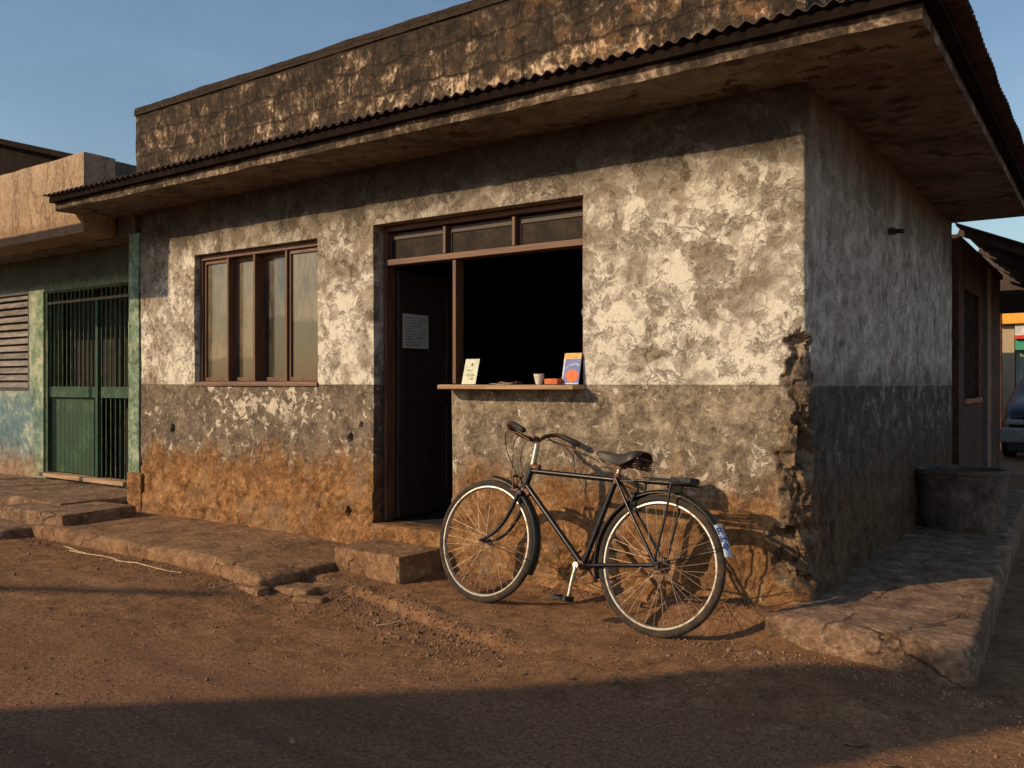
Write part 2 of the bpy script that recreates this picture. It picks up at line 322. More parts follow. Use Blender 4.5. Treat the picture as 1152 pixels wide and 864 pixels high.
# ------------------------------------------------------------------ mesh builder
class MB:
    def __init__(s): s.v = []; s.f = []; s.mi = []; s.cm = 0
    def add(s, vs, fs):
        o = len(s.v); s.v += [tuple(map(float, v)) for v in vs]; s.f += [tuple(int(i) + o for i in f) for f in fs]; s.mi += [s.cm] * len(fs); return s
    def box(s, x0, x1, y0, y1, z0, z1):
        vs = [(x, y, z) for z in (z0, z1) for x, y in ((x0, y0), (x1, y0), (x1, y1), (x0, y1))]
        return s.add(vs, [(3, 2, 1, 0), (4, 5, 6, 7), (0, 1, 5, 4), (1, 2, 6, 5), (2, 3, 7, 6), (3, 0, 4, 7)])
    def obox(s, c, d, mat):            # oriented box, centre c, half sizes d, rotation matrix
        vs = [Vector(c) + mat @ Vector((sx * d[0], sy * d[1], sz * d[2])) for sz in (-1, 1) for sx, sy in ((-1, -1), (1, -1), (1, 1), (-1, 1))]
        return s.add(vs, [(3, 2, 1, 0), (4, 5, 6, 7), (0, 1, 5, 4), (1, 2, 6, 5), (2, 3, 7, 6), (3, 0, 4, 7)])
    def tube(s, pts, r, n=8, closed=False, caps=True):
        pts = [Vector(p) for p in pts]; m = len(pts); rs = r if isinstance(r, (list, tuple)) else [r] * m
        up = None; rings = []
        for i, p in enumerate(pts):
            if closed: t = pts[(i + 1) % m] - pts[i - 1]
            else: t = pts[min(i + 1, m - 1)] - pts[max(i - 1, 0)]
            t.normalize()
            if up is None: up = Vector((0, 0, 1)) if abs(t.z) < .9 else Vector((0, 1, 0))
            a = t.cross(up)
            if a.length < 1e-6: a = t.orthogonal()
            a.normalize(); b = a.cross(t).normalized(); up = b
            rings.append([p + a * rs[i] * math.cos(2 * math.pi * k / n) + b * rs[i] * math.sin(2 * math.pi * k / n) for k in range(n)])
        vs = [v for r_ in rings for v in r_]; fs = []
        for i in range(m if closed else m - 1):
            j = (i + 1) % m
            for k in range(n): fs.append((i * n + k, i * n + (k + 1) % n, j * n + (k + 1) % n, j * n + k))
        if not closed and caps: fs += [tuple(range(n))[::-1], tuple((m - 1) * n + k for k in range(n))]
        return s.add(vs, fs)
    def lathe(s, prof, n=48, c=(0, 0, 0), axis='Z', closed=True):   # prof: (r, h) pairs
        vs = []; m = len(prof)
        for k in range(n):
            a = 2 * math.pi * k / n
            for (r, h) in prof:
                if axis == 'Z': vs.append((c[0] + r * math.cos(a), c[1] + r * math.sin(a), c[2] + h))
                else: vs.append((c[0] + r * math.cos(a), c[1] + h, c[2] + r * math.sin(a)))
        fs = [((k % n) * m + i, ((k + 1) % n) * m + i, ((k + 1) % n) * m + i + 1, (k % n) * m + i + 1) for k in range(n) for i in range(m - 1)]
        if closed: fs += [(k * m + m - 1, ((k + 1) % n) * m + m - 1, ((k + 1) % n) * m, k * m) for k in range(n)]
        return s.add(vs, fs)
    def build(s, name, mat, parent=None, smooth=False, bevel=0, seg=2, local=False):
        me = bpy.data.meshes.new(name); me.from_pydata(s.v, [], s.f); me.update()
        bm = bmesh.new(); bm.from_mesh(me); bmesh.ops.recalc_face_normals(bm, faces=bm.faces); bm.to_mesh(me); bm.free()
        for mm in (mat if isinstance(mat, list) else [mat]): me.materials.append(mm)
        if isinstance(mat, list):
            for p, i in zip(me.polygons, s.mi): p.material_index = i
        if smooth: me.polygons.foreach_set('use_smooth', [True] * len(me.polygons)); me.set_sharp_from_angle(angle=R(38 if name == 'wall' else 48))
        o = bpy.data.objects.new(name, me); col.objects.link(o)
        if bevel:
            md = o.modifiers.new('bevel', 'BEVEL'); md.width = bevel; md.segments = seg; md.limit_method = 'ANGLE'; md.angle_limit = R(40)
        if parent: par(o, parent, local)
        return o
WM = {}
def wmat(p):
    m = Matrix.Translation(p.location) @ p.rotation_euler.to_matrix().to_4x4()
    return m
def par(o, p, local=False):
    o.parent = p
    if not local:
        root = p; m = Matrix.Identity(4)
        if p.type == 'EMPTY': o.matrix_parent_inverse = wmat(p).inverted()
    return o
def empty(name, label, cat, loc=(0, 0, 0), group=None):
    o = bpy.data.objects.new(name, None); col.objects.link(o); o.location = loc; o.empty_display_size = .2
    return tag(o, label, cat, group)
def tag(o, label=None, cat=None, group=None, kind=None):
    if label: o['label'] = label
    if cat: o['category'] = cat
    if group: o['group'] = group
    if kind: o['kind'] = kind
    return o
def rebase(o):      # put the origin of a world-space mesh at its base centre
    vs = [v.co for v in o.data.vertices]
    c = Vector(((min(v.x for v in vs) + max(v.x for v in vs)) / 2, (min(v.y for v in vs) + max(v.y for v in vs)) / 2, min(v.z for v in vs)))
    o.data.transform(Matrix.Translation(-c)); o.location = c; return o
def rotz(a): return Matrix.Rotation(a, 3, 'Z')

def rock(x0, x1, y0, y1, z0, z1, res=.025, r=.03, amp=.012, fr=9, seed=0, rz=0, chip=0, warp=None):
    """a worn block: subdivided box with rounded, eroded edges"""
    nx, ny, nz = [max(2, int((b - a) / res)) for a, b in ((x0, x1), (y0, y1), (z0, z1))]
    verts = {}; V = []; F = []
    def vid(i, j, k):
        if (i, j, k) not in verts: verts[(i, j, k)] = len(V); V.append((x0 + (x1 - x0) * i / nx, y0 + (y1 - y0) * j / ny, z0 + (z1 - z0) * k / nz))
        return verts[(i, j, k)]
    for i in range(nx):
        for j in range(ny):
            F.append((vid(i, j, nz), vid(i + 1, j, nz), vid(i + 1, j + 1, nz), vid(i, j + 1, nz)))
            F.append((vid(i, j, 0), vid(i, j + 1, 0), vid(i + 1, j + 1, 0), vid(i + 1, j, 0)))
    for i in range(nx):
        for k in range(nz):
            F.append((vid(i, 0, k), vid(i + 1, 0, k), vid(i + 1, 0, k + 1), vid(i, 0, k + 1)))
            F.append((vid(i, ny, k), vid(i, ny, k + 1), vid(i + 1, ny, k + 1), vid(i + 1, ny, k)))
    for j in range(ny):
        for k in range(nz):
            F.append((vid(0, j, k), vid(0, j, k + 1), vid(0, j + 1, k + 1), vid(0, j + 1, k)))
            F.append((vid(nx, j, k), vid(nx, j + 1, k), vid(nx, j + 1, k + 1), vid(nx, j, k + 1)))
    P = np.array(V); n0 = fbm(P[:, 0], P[:, 1], P[:, 2], 3.0, 4, seed)
    rr = np.clip(r * (1 + .8 * n0 * 2) + chip * np.clip(fbm(P[:, 0], P[:, 1], P[:, 2], 5, 3, seed + 9) * 3 - .3, 0, 1), .004, .45 * (z1 - z0) + .03)
    lo = np.stack([x0 + rr, y0 + rr, np.full(len(P), z0)], 1); hi = np.stack([x1 - rr, y1 - rr, z1 - rr], 1)
    Q = np.minimum(np.maximum(P, lo), hi); D = P - Q; L = np.linalg.norm(D, axis=1); m = L > 1e-6
    D[m] /= L[m][:, None]
    P2 = Q + D * np.minimum(L, rr)[:, None]
    nn = fbm(P[:, 0], P[:, 1], P[:, 2], fr, 5, seed + 3, .6)
    big = fbm(P[:, 0], P[:, 1], P[:, 2], 1.7, 3, seed + 5)
    Nn = D.copy(); Nn[~m] = 0; top = (P[:, 2] > z1 - 1e-4); Nn[top & ~m] = (0, 0, 1)
    P2 = P2 + Nn * (nn * amp)[:, None]; P2[:, 2] += np.where(P[:, 2] > z0 + .3 * (z1 - z0), big * amp * 1.3, 0)
    if warp is not None: P2 = warp(P2)
    if rz:
        cx, cy = (x0 + x1) / 2, (y0 + y1) / 2; c, s_ = math.cos(rz), math.sin(rz)
        X_, Y_ = P2[:, 0] - cx, P2[:, 1] - cy; P2[:, 0] = cx + c * X_ - s_ * Y_; P2[:, 1] = cy + s_ * X_ + c * Y_
    b = MB(); b.add(P2, F); return b

# ------------------------------------------------------------------ ground
def seg_d(x, y, ax, ay, bx, by):
    dx, dy = bx - ax, by - ay; t = np.clip(((x - ax) * dx + (y - ay) * dy) / (dx * dx + dy * dy), 0, 1)
    return np.hypot(x - ax - t * dx, y - ay - t * dy)
KERB = [(-2.75, -.60), (-2.46, -.67), (-2.03, -.76), (-1.49, -.97), (-1.13, -1.03)]
def gh(x, y):
    x = np.asarray(x, float); y = np.asarray(y, float)
    near = np.exp(-np.maximum(0, np.hypot(x + 2, y + 1.5) - 6) / 4)
    h = .018 * fbm(x, y, 0, .7, 3, 11) + .008 * fbm(x, y, 0, 5, 4, 12) + .0055 * fbm(x, y, 0, 26, 3, 14) * sst(y, -2.6, -1.2)
    d = np.minimum.reduce([seg_d(x, y, *KERB[i], *KERB[i + 1]) for i in range(len(KERB) - 1)])
    yk = np.interp(x, [-4, -2.75, -2.46, -2.03, -1.49, -1.13, 0, 2], [-.95, -.60, -.67, -.78, -.97, -1.03, -.95, -.9])
    t = y - yk + .05 * fbm(x, y, 0, 4.5, 4, 21) + .02 * fbm(x, y, 0, 17, 3, 22)
    wd = .022 + .30 * sst(x, -1.25, -.75)
    terr = sst(t, -wd, wd * .6) * sst(x, -3.0, -2.72) * sst(x, .9, .2)
    lip = np.exp(-((t - .06) / .06) ** 2) * sst(x, -3.0, -2.7) * sst(x, -.9, -1.3) * sst(fbm(x, y, 0, 3.5, 3, 33), -.35, .0)
    h = h + .036 * terr + .022 * lip
    # packed earth behind the broken kerb and banked against the wall
    inside = sst(y, -1.0, -.5) * sst(x, -3.2, -2.6) * sst(x, .3, -.3)
    h = h + .0 * inside
    m = sst(x, -1.0, -.35) * sst(x, .12, -.02) * sst(y, -.42, -.16) + .35 * sst(x, -3.3, -2.9) * sst(x, .1, -.2) * sst(y, -.22, -.02)
    h = h + (.10 + .035 * fbm(x, y, 0, 9, 4, 41)) * np.clip(m, 0, 1) * (y < .3)
    h = h + .02 * sst(y, 6, 9) - .055 * sst(x, -3.3, -2.3)
    return h * near
def axis(segs):
    out = []
    for a, b, st in segs: out += list(np.arange(a, b, st))
    return np.array(out + [segs[-1][1]])
gx = axis([(-400, -60, 68), (-60, -14, 4), (-14, -7, .3), (-7, -5, .06), (-5, 1.6, .02), (1.6, 3, .06), (3, 10, .5), (10, 60, 5), (60, 400, 68)])
gy = axis([(-400, -60, 68), (-60, -8, 4), (-8, -4, .2), (-4, -2.2, .045), (-2.2, .1, .018), (.1, 1, .06), (1, 14, .5), (14, 60, 5), (60, 400, 68)])
GX, GY = np.meshgrid(gx, gy); GZ = gh(GX, GY)
gv = np.stack([GX.ravel(), GY.ravel(), GZ.ravel()], 1); nxg = len(gx)
ii, jj = np.meshgrid(np.arange(nxg - 1), np.arange(len(gy) - 1)); q = (jj * nxg + ii).ravel()
b = MB(); b.add(gv, np.stack([q, q + 1, q + nxg + 1, q + nxg], 1)); ground = b.build('ground', GROUND, smooth=True); tag(ground, kind='structure')

# ------------------------------------------------------------------ the corner building
bld = empty('corner_building', 'weathered plastered corner building with dark stained block parapet and open shop hatch', 'building', (-2.9, 2.3, 0))
XL, LS, ZS = -5.76, 4.628, 2.70
WIN = (-4.985, -3.51, 1.195, 2.262); DOOR = (-2.949, -2.25, .235, 2.298); SHOP = (-2.25, -1.273, 1.165, 2.298)
def snapaxis(a, b, st, snaps):
    x = list(np.arange(a, b, st)) + [b]
    x = [v for v in x if all(abs(v - s_) > st * .45 for s_ in snaps)] + list(snaps); return np.array(sorted(set(x)))
fx = snapaxis(XL, 0, .0125, [WIN[0], WIN[1], DOOR[0], DOOR[1], SHOP[1]])
fz = snapaxis(-.1, ZS, .0125, [WIN[2], WIN[3], DOOR[2], DOOR[3], SHOP[2]])
sy = np.concatenate([np.arange(.0125, .5, .0125), np.arange(.5, LS, .03), [LS]])
nc = len(fx) + len(sy)
sgn = np.concatenate([fx, sy])           # signed distance from the corner along the wall
S, Zg = np.meshgrid(sgn, fz)
isf = S <= 1e-9
bx = np.where(isf, S, 0.); by = np.where(isf, 0., S)
# worn corner
nz1 = fbm(0, 0, Zg, 3.1, 4, 5); nz2 = fbm(0, 3, Zg, 14, 4, 6); cellz = vnoise(0, 7, np.floor(Zg * 9) * 1.7, 8)
envc = sst(Zg, .12, .25) * sst(Zg, 1.50, 1.40)
c = .02 + .006 * nz2 + envc * np.clip(.11 + .16 * nz1 + .055 * nz2, .03, .26)
c = c + sst(Zg, .24, .1) * .03
u = np.clip(S / c, -1, 1); inn = np.abs(S) < c
th_ = (u + 1) * math.pi / 4; cham_x = -c + c * np.sin(th_); cham_y = c - c * np.cos(th_)
px_ = np.where(inn, cham_x, bx); py_ = np.where(inn, cham_y, by)
dmg = np.where(inn, envc, envc * sst(np.abs(S), c * 1.12, c * 1.0))
rub = fbm(S, 0, Zg, 11, 5, 51, .6) ; rub2 = np.abs(fbm(S, 1, Zg, 5, 4, 52))
def facets(px, pz, sc, seed):
    # angular chunks: nearest jittered cell gives a random depth and tilt
    gx_, gz_ = px * sc, pz * sc; ix, iz = np.floor(gx_).astype(np.int64), np.floor(gz_).astype(np.int64); best = np.full(px.shape, 9.); out_ = np.zeros(px.shape)
    for a in (-1, 0, 1):
        for b_ in (-1, 0, 1):
            jx, jz = ix + a, iz + b_; cx_ = jx + _h(jx, jz, 0 * jx, seed); cz_ = jz + _h(jx, jz, 0 * jx, seed + 1)
            d = (gx_ - cx_) ** 2 + (gz_ - cz_) ** 2; v = _h(jx, jz, 0 * jx, seed + 2) + (gx_ - cx_) * (_h(jx, jz, 0 * jx, seed + 3) - .5) * 1.6 + (gz_ - cz_) * (_h(jx, jz, 0 * jx, seed + 4) - .35) * 1.8
            m_ = d < best; best = np.where(m_, d, best); out_ = np.where(m_, v, out_)
    return out_
fwx = S + .03 * fbm(S, 0, Zg, 9, 3, 57); fwz = Zg + .35 * S + .03 * fbm(S, 0, Zg, 9, 3, 58)
fac = .72 * facets(fwx, fwz * .75, 6.5, 203) + .28 * facets(fwx, fwz, 19, 211)
dep = np.where(inn, np.minimum(1, (1 - np.abs(u)) * 5), 0) * envc * (.060 * fac - .004 + .012 * rub)
nxv = np.where(inn, np.sin(th_), np.where(isf, 0., 1.)); nyv = np.where(inn, -np.cos(th_), np.where(isf, -1., 0.))
edge_s = np.minimum.reduce([np.maximum(np.maximum(o[0] - S, S - o[1]), np.maximum(o[2] - Zg, Zg - o[3])) for o in (WIN, DOOR, SHOP)])
att = sst(edge_s, 0, .04)
disp = .010 * fbm(S, 0, Zg, 1.6, 3, 61) + .005 * fbm(S, 0, Zg, 9, 4, 62) * (.4 + .6 * att)
lowrough = sst(Zg, 1.2, .5)
disp = disp + lowrough * .007 * fbm(S, 0, Zg, 17, 4, 63, .6) * att
disp = disp - .03 * np.clip(fac, 0, 1) * sst(fbm(S, 0, Zg, 2.2, 4, 59), .08, .2) * sst(Zg, .34, .18) * sst(S, -3.2, -2.0)
led = Zg + .05 * fbm(S, 0, Zg, 4, 4, 64)
disp = disp + .012 * sst(led, .47, .45) + .018 * sst(led + .03 * fbm(S, 0, Zg, 9, 3, 65), .235, .20) + .03 * sst(Zg, .12, 0)
spall = sst(fbm(S, 0, Zg, 3.3, 5, 66, .6), .22, .30) * sst(Zg, .75, .45); disp = disp - .013 * spall
for (hx, hz, hr) in ((-5.292, .821, .030), (-3.069, .912, .018), (-3.174, .821, .026), (-3.183, .30, .026), (-2.86, .17, .0)):
    if hr:
        d_ = np.hypot(S - hx, (Zg - hz) * .85) + .006 * fbm(S, 2, Zg, 40, 2, 67); disp = disp - .07 * sst(d_, hr, hr * .6)
disp = disp - dep + np.where(inn, 0, envc * .010 * rub * sst(np.abs(S), .4, .12))
WX = px_ + nxv * disp; WY = py_ + nyv * disp
wv_ = np.stack([WX.ravel(), WY.ravel(), Zg.ravel()], 1)
ci = (np.arange(nc - 1)); ri = np.arange(len(fz) - 1); CI, RI = np.meshgrid(ci, ri)
mx = (sgn[CI] + sgn[CI + 1]) / 2; mz = (fz[RI] + fz[RI + 1]) / 2
hole = np.zeros_like(mx, bool)
for o in (WIN, DOOR, SHOP): hole |= (mx > o[0]) & (mx < o[1]) & (mz > o[2]) & (mz < o[3])
q = (RI * nc + CI)[~hole].ravel(); faces = [tuple(t) for t in np.stack([q, q + 1, q + nc + 1, q + nc], 1)]
V = [tuple(v) for v in wv_]; extra = {}
def back(i):
    if i not in extra: extra[i] = len(V); V.append((V[i][0], .20, V[i][2]))
    return extra[i]
hol = hole.T   # [col,row]
for c_ in range(nc - 1):
    for r_ in range(len(fz) - 1):
        if not hole[r_, c_]: continue
        base = r_ * nc + c_
        for (dc, dr, a_, b_) in ((-1, 0, base, base + nc), (1, 0, base + 1, base + nc + 1), (0, -1, base, base + 1), (0, 1, base + nc, base + nc + 1)):
            cc, rr_ = c_ + dc, r_ + dr
            if not hole[rr_, cc]: faces.append((a_, b_, back(b_), back(a_)))
b = MB(); b.add(V, faces); wall = b.build('wall', WALL, bld, smooth=True)
at = wall.data.attributes.new('damage', 'FLOAT', 'POINT')
da = np.zeros(len(V)); da[:nc * len(fz)] = np.clip(dmg, 0, 1).ravel(); at.data.foreach_set('value', da)

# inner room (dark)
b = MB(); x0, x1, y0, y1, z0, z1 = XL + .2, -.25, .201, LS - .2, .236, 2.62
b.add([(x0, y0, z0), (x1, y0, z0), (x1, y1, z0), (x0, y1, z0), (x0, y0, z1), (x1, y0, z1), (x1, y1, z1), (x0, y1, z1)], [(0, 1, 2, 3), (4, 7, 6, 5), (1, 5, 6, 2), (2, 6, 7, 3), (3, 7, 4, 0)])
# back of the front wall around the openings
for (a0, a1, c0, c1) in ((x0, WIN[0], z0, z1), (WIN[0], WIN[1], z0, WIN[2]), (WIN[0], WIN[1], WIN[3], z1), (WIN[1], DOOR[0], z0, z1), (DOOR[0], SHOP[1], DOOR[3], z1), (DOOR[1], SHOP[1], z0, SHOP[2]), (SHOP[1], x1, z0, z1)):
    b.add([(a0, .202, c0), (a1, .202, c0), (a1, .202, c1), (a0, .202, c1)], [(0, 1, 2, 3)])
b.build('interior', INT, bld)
# outer back and left wall
b = MB(); b.box(XL, -.02, LS - .15, LS, 0, ZS); b.box(XL, XL + .15, .21, LS - .16, 0, ZS); b.build('rear_wall', WALL, bld)
# threshold in the doorway and low earth step under it
rock(DOOR[0] + .002, DOOR[1] - .002, -.02, .35, .0, .232, .02, .012, .006, seed=3).build('threshold', SLAB, bld, smooth=True)

# roof slab with rough front edge
OX, OY, SL = .613, .475, -6.286
def slabgrid():
    n = 260; b = MB(); xs = np.linspace(SL, OX, n)
    z_b = ZS + .006 * fbm(xs, 0, 0, 3, 4, 71) + .003 * fbm(xs, 0, 0, 30, 3, 72)
    z_t = ZS + .064 + .004 * fbm(xs, 5, 0, 20, 3, 73); yf = -OY + .006 * fbm(xs, 2, 0, 12, 4, 74)
    vs = []
    for i in range(n): vs += [(xs[i], yf[i], z_b[i]), (xs[i], yf[i] - .002, z_t[i]), (xs[i], LS - .001, ZS + .064), (xs[i], LS - .001, ZS), (xs[i], .0, ZS + .002), (xs[i], -.3, ZS)]
    fs = []
    for i in range(n - 1):
        a = i * 6; c_ = a + 6
        for k in range(6): fs.append((a + k, a + (k + 1) % 6, c_ + (k + 1) % 6, c_ + k))
    fs += [tuple(range(6)), tuple((n - 1) * 6 + k for k in range(6))[::-1]]
    b.add(vs, fs); return b
slabo = slabgrid().build('roof_slab', [SOFFIT, FASCIA], bld)
for p in slabo.data.polygons:
    if p.normal.z > -.5: p.material_index = 1
# corrugated sheets
def corr(x0, x1, y0, y1, zfun, along='Y', pitch=.076, amp=.011, res=10):
    """ribs run along `along`; a solid sheet 2 mm thick with waves across"""
    b = MB(); L = (x1 - x0) if along == 'Y' else (y1 - y0); n = int(L / pitch * res); vs = []
    for i in range(n + 1):
        t = L * i / n; wv = amp * math.sin(2 * math.pi * t / pitch)
        for (e, f) in ((0, 0), (1, 0), (1, 1), (0, 1)):
            k = .003 * math.sin(t * 9.1) + .004 * vnoise(t * 1.3, e, 0, 3) if e == 0 else 0
            if along == 'Y': x, y = x0 + t, (y0 + k if e == 0 else y1)
            else: y, x = y0 + t, (x1 - k if e == 0 else x0)
            vs.append((x, y, zfun(x, y) + wv + (.004 if f else 0)))
    fs = []
    for i in range(n):
        a = i * 4; c_ = a + 4
        for k in range(4): fs.append((a + k, a + (k + 1) % 4, c_ + (k + 1) % 4, c_ + k))
    fs += [(0, 1, 2, 3), (n * 4 + 3, n * 4 + 2, n * 4 + 1, n * 4)]
    b.add(vs, fs); return b
front_z = lambda x, y: ZS + .126 + .05 * (y + .54) + .006 * float(vnoise(x * .9, 0, 0, 4))
corr(SL - .07, OX + .13, -OY - .075, .018, front_z).build('roof_sheet', TIN, bld, smooth=False)
side_z = lambda x, y: ZS + .112 + .02 * (OX + .07 - x)
def corner_side():
    # the hip corner: ribs toward the right eave
    return corr(.30, OX + .14, -OY - .06, LS + .12, side_z, 'X')
corner_side().build('roof_sheet', TIN, bld)
# batten under the sheet eaves
b = MB(); b.box(SL - .02, OX + .03, -OY - .045, -OY + .02, ZS + .066, ZS + .112); b.build('batten', BAT, bld)
b = MB(); b.box(OX - .01, OX + .06, -OY + .021, LS + .05, ZS + .066, ZS + .116); b.build('batten', BAT, bld)
# parapet
rock(-5.875, -.004, .02, .22, ZS + .09, 3.60, .04, .012, .010, 7, 81).build('parapet', BLOCKS, bld, smooth=True)
rock(-5.885, .0, .008, .232, 3.575, 3.645, .04, .012, .007, 7, 83).build('coping', BLOCKS, bld, smooth=True)
rock(-.20, -.006, .24, LS - .1, ZS + .09, 3.60, .06, .012, .008, 7, 82).build('parapet', BLOCKS, bld, smooth=True)

def ring(x0, x1, y0, y1, z0, z1, wl, wr, wb, wt):
    b = MB(); o = [(x0, z0), (x1, z0), (x1, z1), (x0, z1)]; i = [(x0 + wl, z0 + wb), (x1 - wr, z0 + wb), (x1 - wr, z1 - wt), (x0 + wl, z1 - wt)]
    vs = [(x, y0, z) for x, z in o + i] + [(x, y1, z) for x, z in o + i]; f = []
    for k in range(4):
        j = (k + 1) % 4; f += [(k, j, 4 + j, 4 + k), (8 + k, 12 + k, 12 + j, 8 + j), (k, 8 + k, 8 + j, j), (4 + k, 4 + j, 12 + j, 12 + k)]
    return b.add(vs, f)
# window
def frame_bars(lst, name, mat, parent, bev=.003):
    b = MB()
    for t in lst: b.box(*t)
    return b.build(name, mat, parent, bevel=bev)
x0, x1, z0, z1 = WIN
# outer frame
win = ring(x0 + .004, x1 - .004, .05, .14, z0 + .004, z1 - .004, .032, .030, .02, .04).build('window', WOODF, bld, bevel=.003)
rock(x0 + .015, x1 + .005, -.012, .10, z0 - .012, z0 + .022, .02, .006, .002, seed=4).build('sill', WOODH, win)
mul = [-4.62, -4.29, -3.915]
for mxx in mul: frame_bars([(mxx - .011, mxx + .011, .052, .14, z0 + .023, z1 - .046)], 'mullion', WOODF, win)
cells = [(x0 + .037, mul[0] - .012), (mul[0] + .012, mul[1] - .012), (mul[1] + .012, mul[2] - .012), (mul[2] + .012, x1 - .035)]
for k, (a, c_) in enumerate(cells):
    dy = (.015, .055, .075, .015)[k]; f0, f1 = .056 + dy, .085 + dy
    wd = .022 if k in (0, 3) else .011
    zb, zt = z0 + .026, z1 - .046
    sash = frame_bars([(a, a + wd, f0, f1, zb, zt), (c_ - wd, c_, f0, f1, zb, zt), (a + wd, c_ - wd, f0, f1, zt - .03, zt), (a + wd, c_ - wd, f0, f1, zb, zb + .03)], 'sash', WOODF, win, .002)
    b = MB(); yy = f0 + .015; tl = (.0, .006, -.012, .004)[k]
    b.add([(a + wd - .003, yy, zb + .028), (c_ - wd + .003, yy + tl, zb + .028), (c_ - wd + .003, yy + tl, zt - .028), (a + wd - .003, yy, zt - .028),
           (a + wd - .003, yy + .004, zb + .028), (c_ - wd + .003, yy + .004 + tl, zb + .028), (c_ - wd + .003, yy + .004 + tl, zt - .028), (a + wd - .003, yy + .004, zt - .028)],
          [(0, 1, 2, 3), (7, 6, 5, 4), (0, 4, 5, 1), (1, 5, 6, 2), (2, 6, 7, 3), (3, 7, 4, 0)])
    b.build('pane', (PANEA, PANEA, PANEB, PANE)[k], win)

# shop front frame (door + hatch)
x0, x1, z1 = DOOR[0], SHOP[1], DOOR[3]; FY = .095
sf = frame_bars([(x0 + .035, x1 - .026, FY, FY + .09, z1 - .038, z1 - .006)], 'shop_frame', WOODH, bld)
frame_bars([(x0 + .004, x0 + .034, FY, FY + .09, DOOR[2] + .003, z1 - .004)], 'jamb', WOODF, sf)
frame_bars([(x1 - .025, x1 - .003, FY - .06, FY + .09, 1.20, z1 - .004)], 'jamb', WOODF, sf)
frame_bars([(x0 + .035, x1 - .026, FY - .01, FY + .09, 2.022, 2.062)], 'transom_rail', WOODH, sf)
frame_bars([(-2.320, -2.292, FY - .004, FY + .08, 1.20, 2.014)], 'mullion', WOODF, sf)
tx = [x0 + .036, -2.39, -1.83, x1 - .027]
for m_ in tx[1:3]: frame_bars([(m_ - .012, m_ + .012, FY - .005, FY + .08, 2.066, z1 - .051)], 'mullion', WOODF, sf)
for k in range(3):
    a = tx[k] + (.017 if k else .002); c_ = tx[k + 1] - .017 if k < 2 else tx[k + 1] - .002
    frame_bars([(a, a + .02, FY + .03, FY + .05, 2.068, z1 - .053), (c_ - .02, c_, FY + .03, FY + .05, 2.068, z1 - .053), (a + .02, c_ - .02, FY + .03, FY + .05, z1 - .095, z1 - .053)], 'sash', WOODD, sf, .002)
    b = MB(); b.box(a + .018, c_ - .018, FY + .038, FY + .043, 2.066, z1 - .09); b.build('pane', TRANS, sf)
# shelf
rock(-2.262, -1.262, -.135, .205, 1.168, 1.194, .02, .006, .003, 20, 7).build('shelf', PLANK, bld)
# door leaf standing open
door = MB(); door.box(-2.945, -2.905, .20, .80, .245, 2.01); door = door.build('door', WOODD, bld, bevel=.004)
b = MB()
for (a0, a1, c0, c1) in ((.20, .27, .25, 2.0), (.73, .80, .25, 2.0), (.27, .73, .25, .40), (.27, .73, 1.88, 2.0), (.27, .73, 1.05, 1.15)): b.box(-2.904, -2.892, a0, a1, c0, c1)
b.build('panelling', WOODD, door, bevel=.003)
b = MB(); b.tube([(-2.9, .76, 1.15), (-2.86, .76, 1.15), (-2.85, .70, 1.15)], .009, 8); b.build('handle', TIN, door)

# small fitting on the side wall
fit = MB(); fit.box(0.005, .035, 1.90, 1.975, 2.215, 2.255); fit.tube([(.03, 1.95, 2.235), (.09, 1.945, 2.23)], .016, 10)
fit.build('conduit_stub', TIN, bld, bevel=.003)

# ------------------------------------------------------------------ things on and behind the shelf
PAPER = mat_simple('paper', (.62, .66, .52), .8, dirt=(.50, .55, .42), sc=12)
PAPERW = mat_simple('plain_paper', (.55, .55, .54), .8, dirt=(.42, .42, .41), sc=12)
INK = mat_simple('ink', (.06, .06, .06), .8)
# notice on the open door
nt_ = MB(); nt_.box(-2.8905, -2.889, .235, .515, 1.455, 1.70); n_o = nt_.build('paper_sheet', PAPERW)
root = empty('notice', 'white paper notice with lines of print pinned to the dark open door', 'notice', (-2.889, .375, 1.455)); par(n_o, root)
b = MB(); rr = random.Random(5)
for k in range(11):
    z = 1.675 - k * .0195; t = .26
    while t < .49:
        wd = rr.uniform(.012, .04); 
        if rr.random() > .22 and t + wd < .495: b.box(-2.8889, -2.8884, t, t + wd, z - rr.choice((.003, .004, .0055)), z)
        t += wd + .008
b.build('printed_text', INK, root)

def leaned(name, c, wd, ht, th, tilt, yaw, mat):
    m_ = rotz(yaw) @ Matrix.Rotation(tilt, 3, 'X'); ctr = Vector(c) + m_ @ Vector((0, 0, ht / 2)); b = MB(); b.obox(ctr, (wd / 2, th / 2, ht / 2), m_)
    return b, m_, Vector(c)
def patch(b, c, m_, u0, u1, v0, v1, off, poly=None):
    pts = poly or [(u0, v0), (u1, v0), (u1, v1), (u0, v1)]
    vs = [c + m_ @ Vector((u, -off, v)) for u, v in pts]; vs2 = [c + m_ @ Vector((u, -off + .0006, v)) for u, v in pts]; n = len(pts)
    b.add(vs + vs2, [tuple(range(n)), tuple(range(n, 2 * n))[::-1]] + [(i, (i + 1) % n, n + (i + 1) % n, n + i) for i in range(n)])
r1 = empty('price_card', 'pale green printed card leaning upright at the left end of the shelf', 'card', (-2.10, .0, 1.197))
b, m_, c0 = leaned('card', (-2.10, -.02, 1.197), .125, .165, .003, R(-14), R(-8), PAPER); b.build('card_sheet', PAPER, r1)
b = MB(); blob = lambda cx, cz, rx, rz, n=9, s=1: [(cx + rx * math.cos(2 * math.pi * i / n) * (1 + .25 * math.sin(i * 2.3 * s)), cz + rz * math.sin(2 * math.pi * i / n)) for i in range(n)]
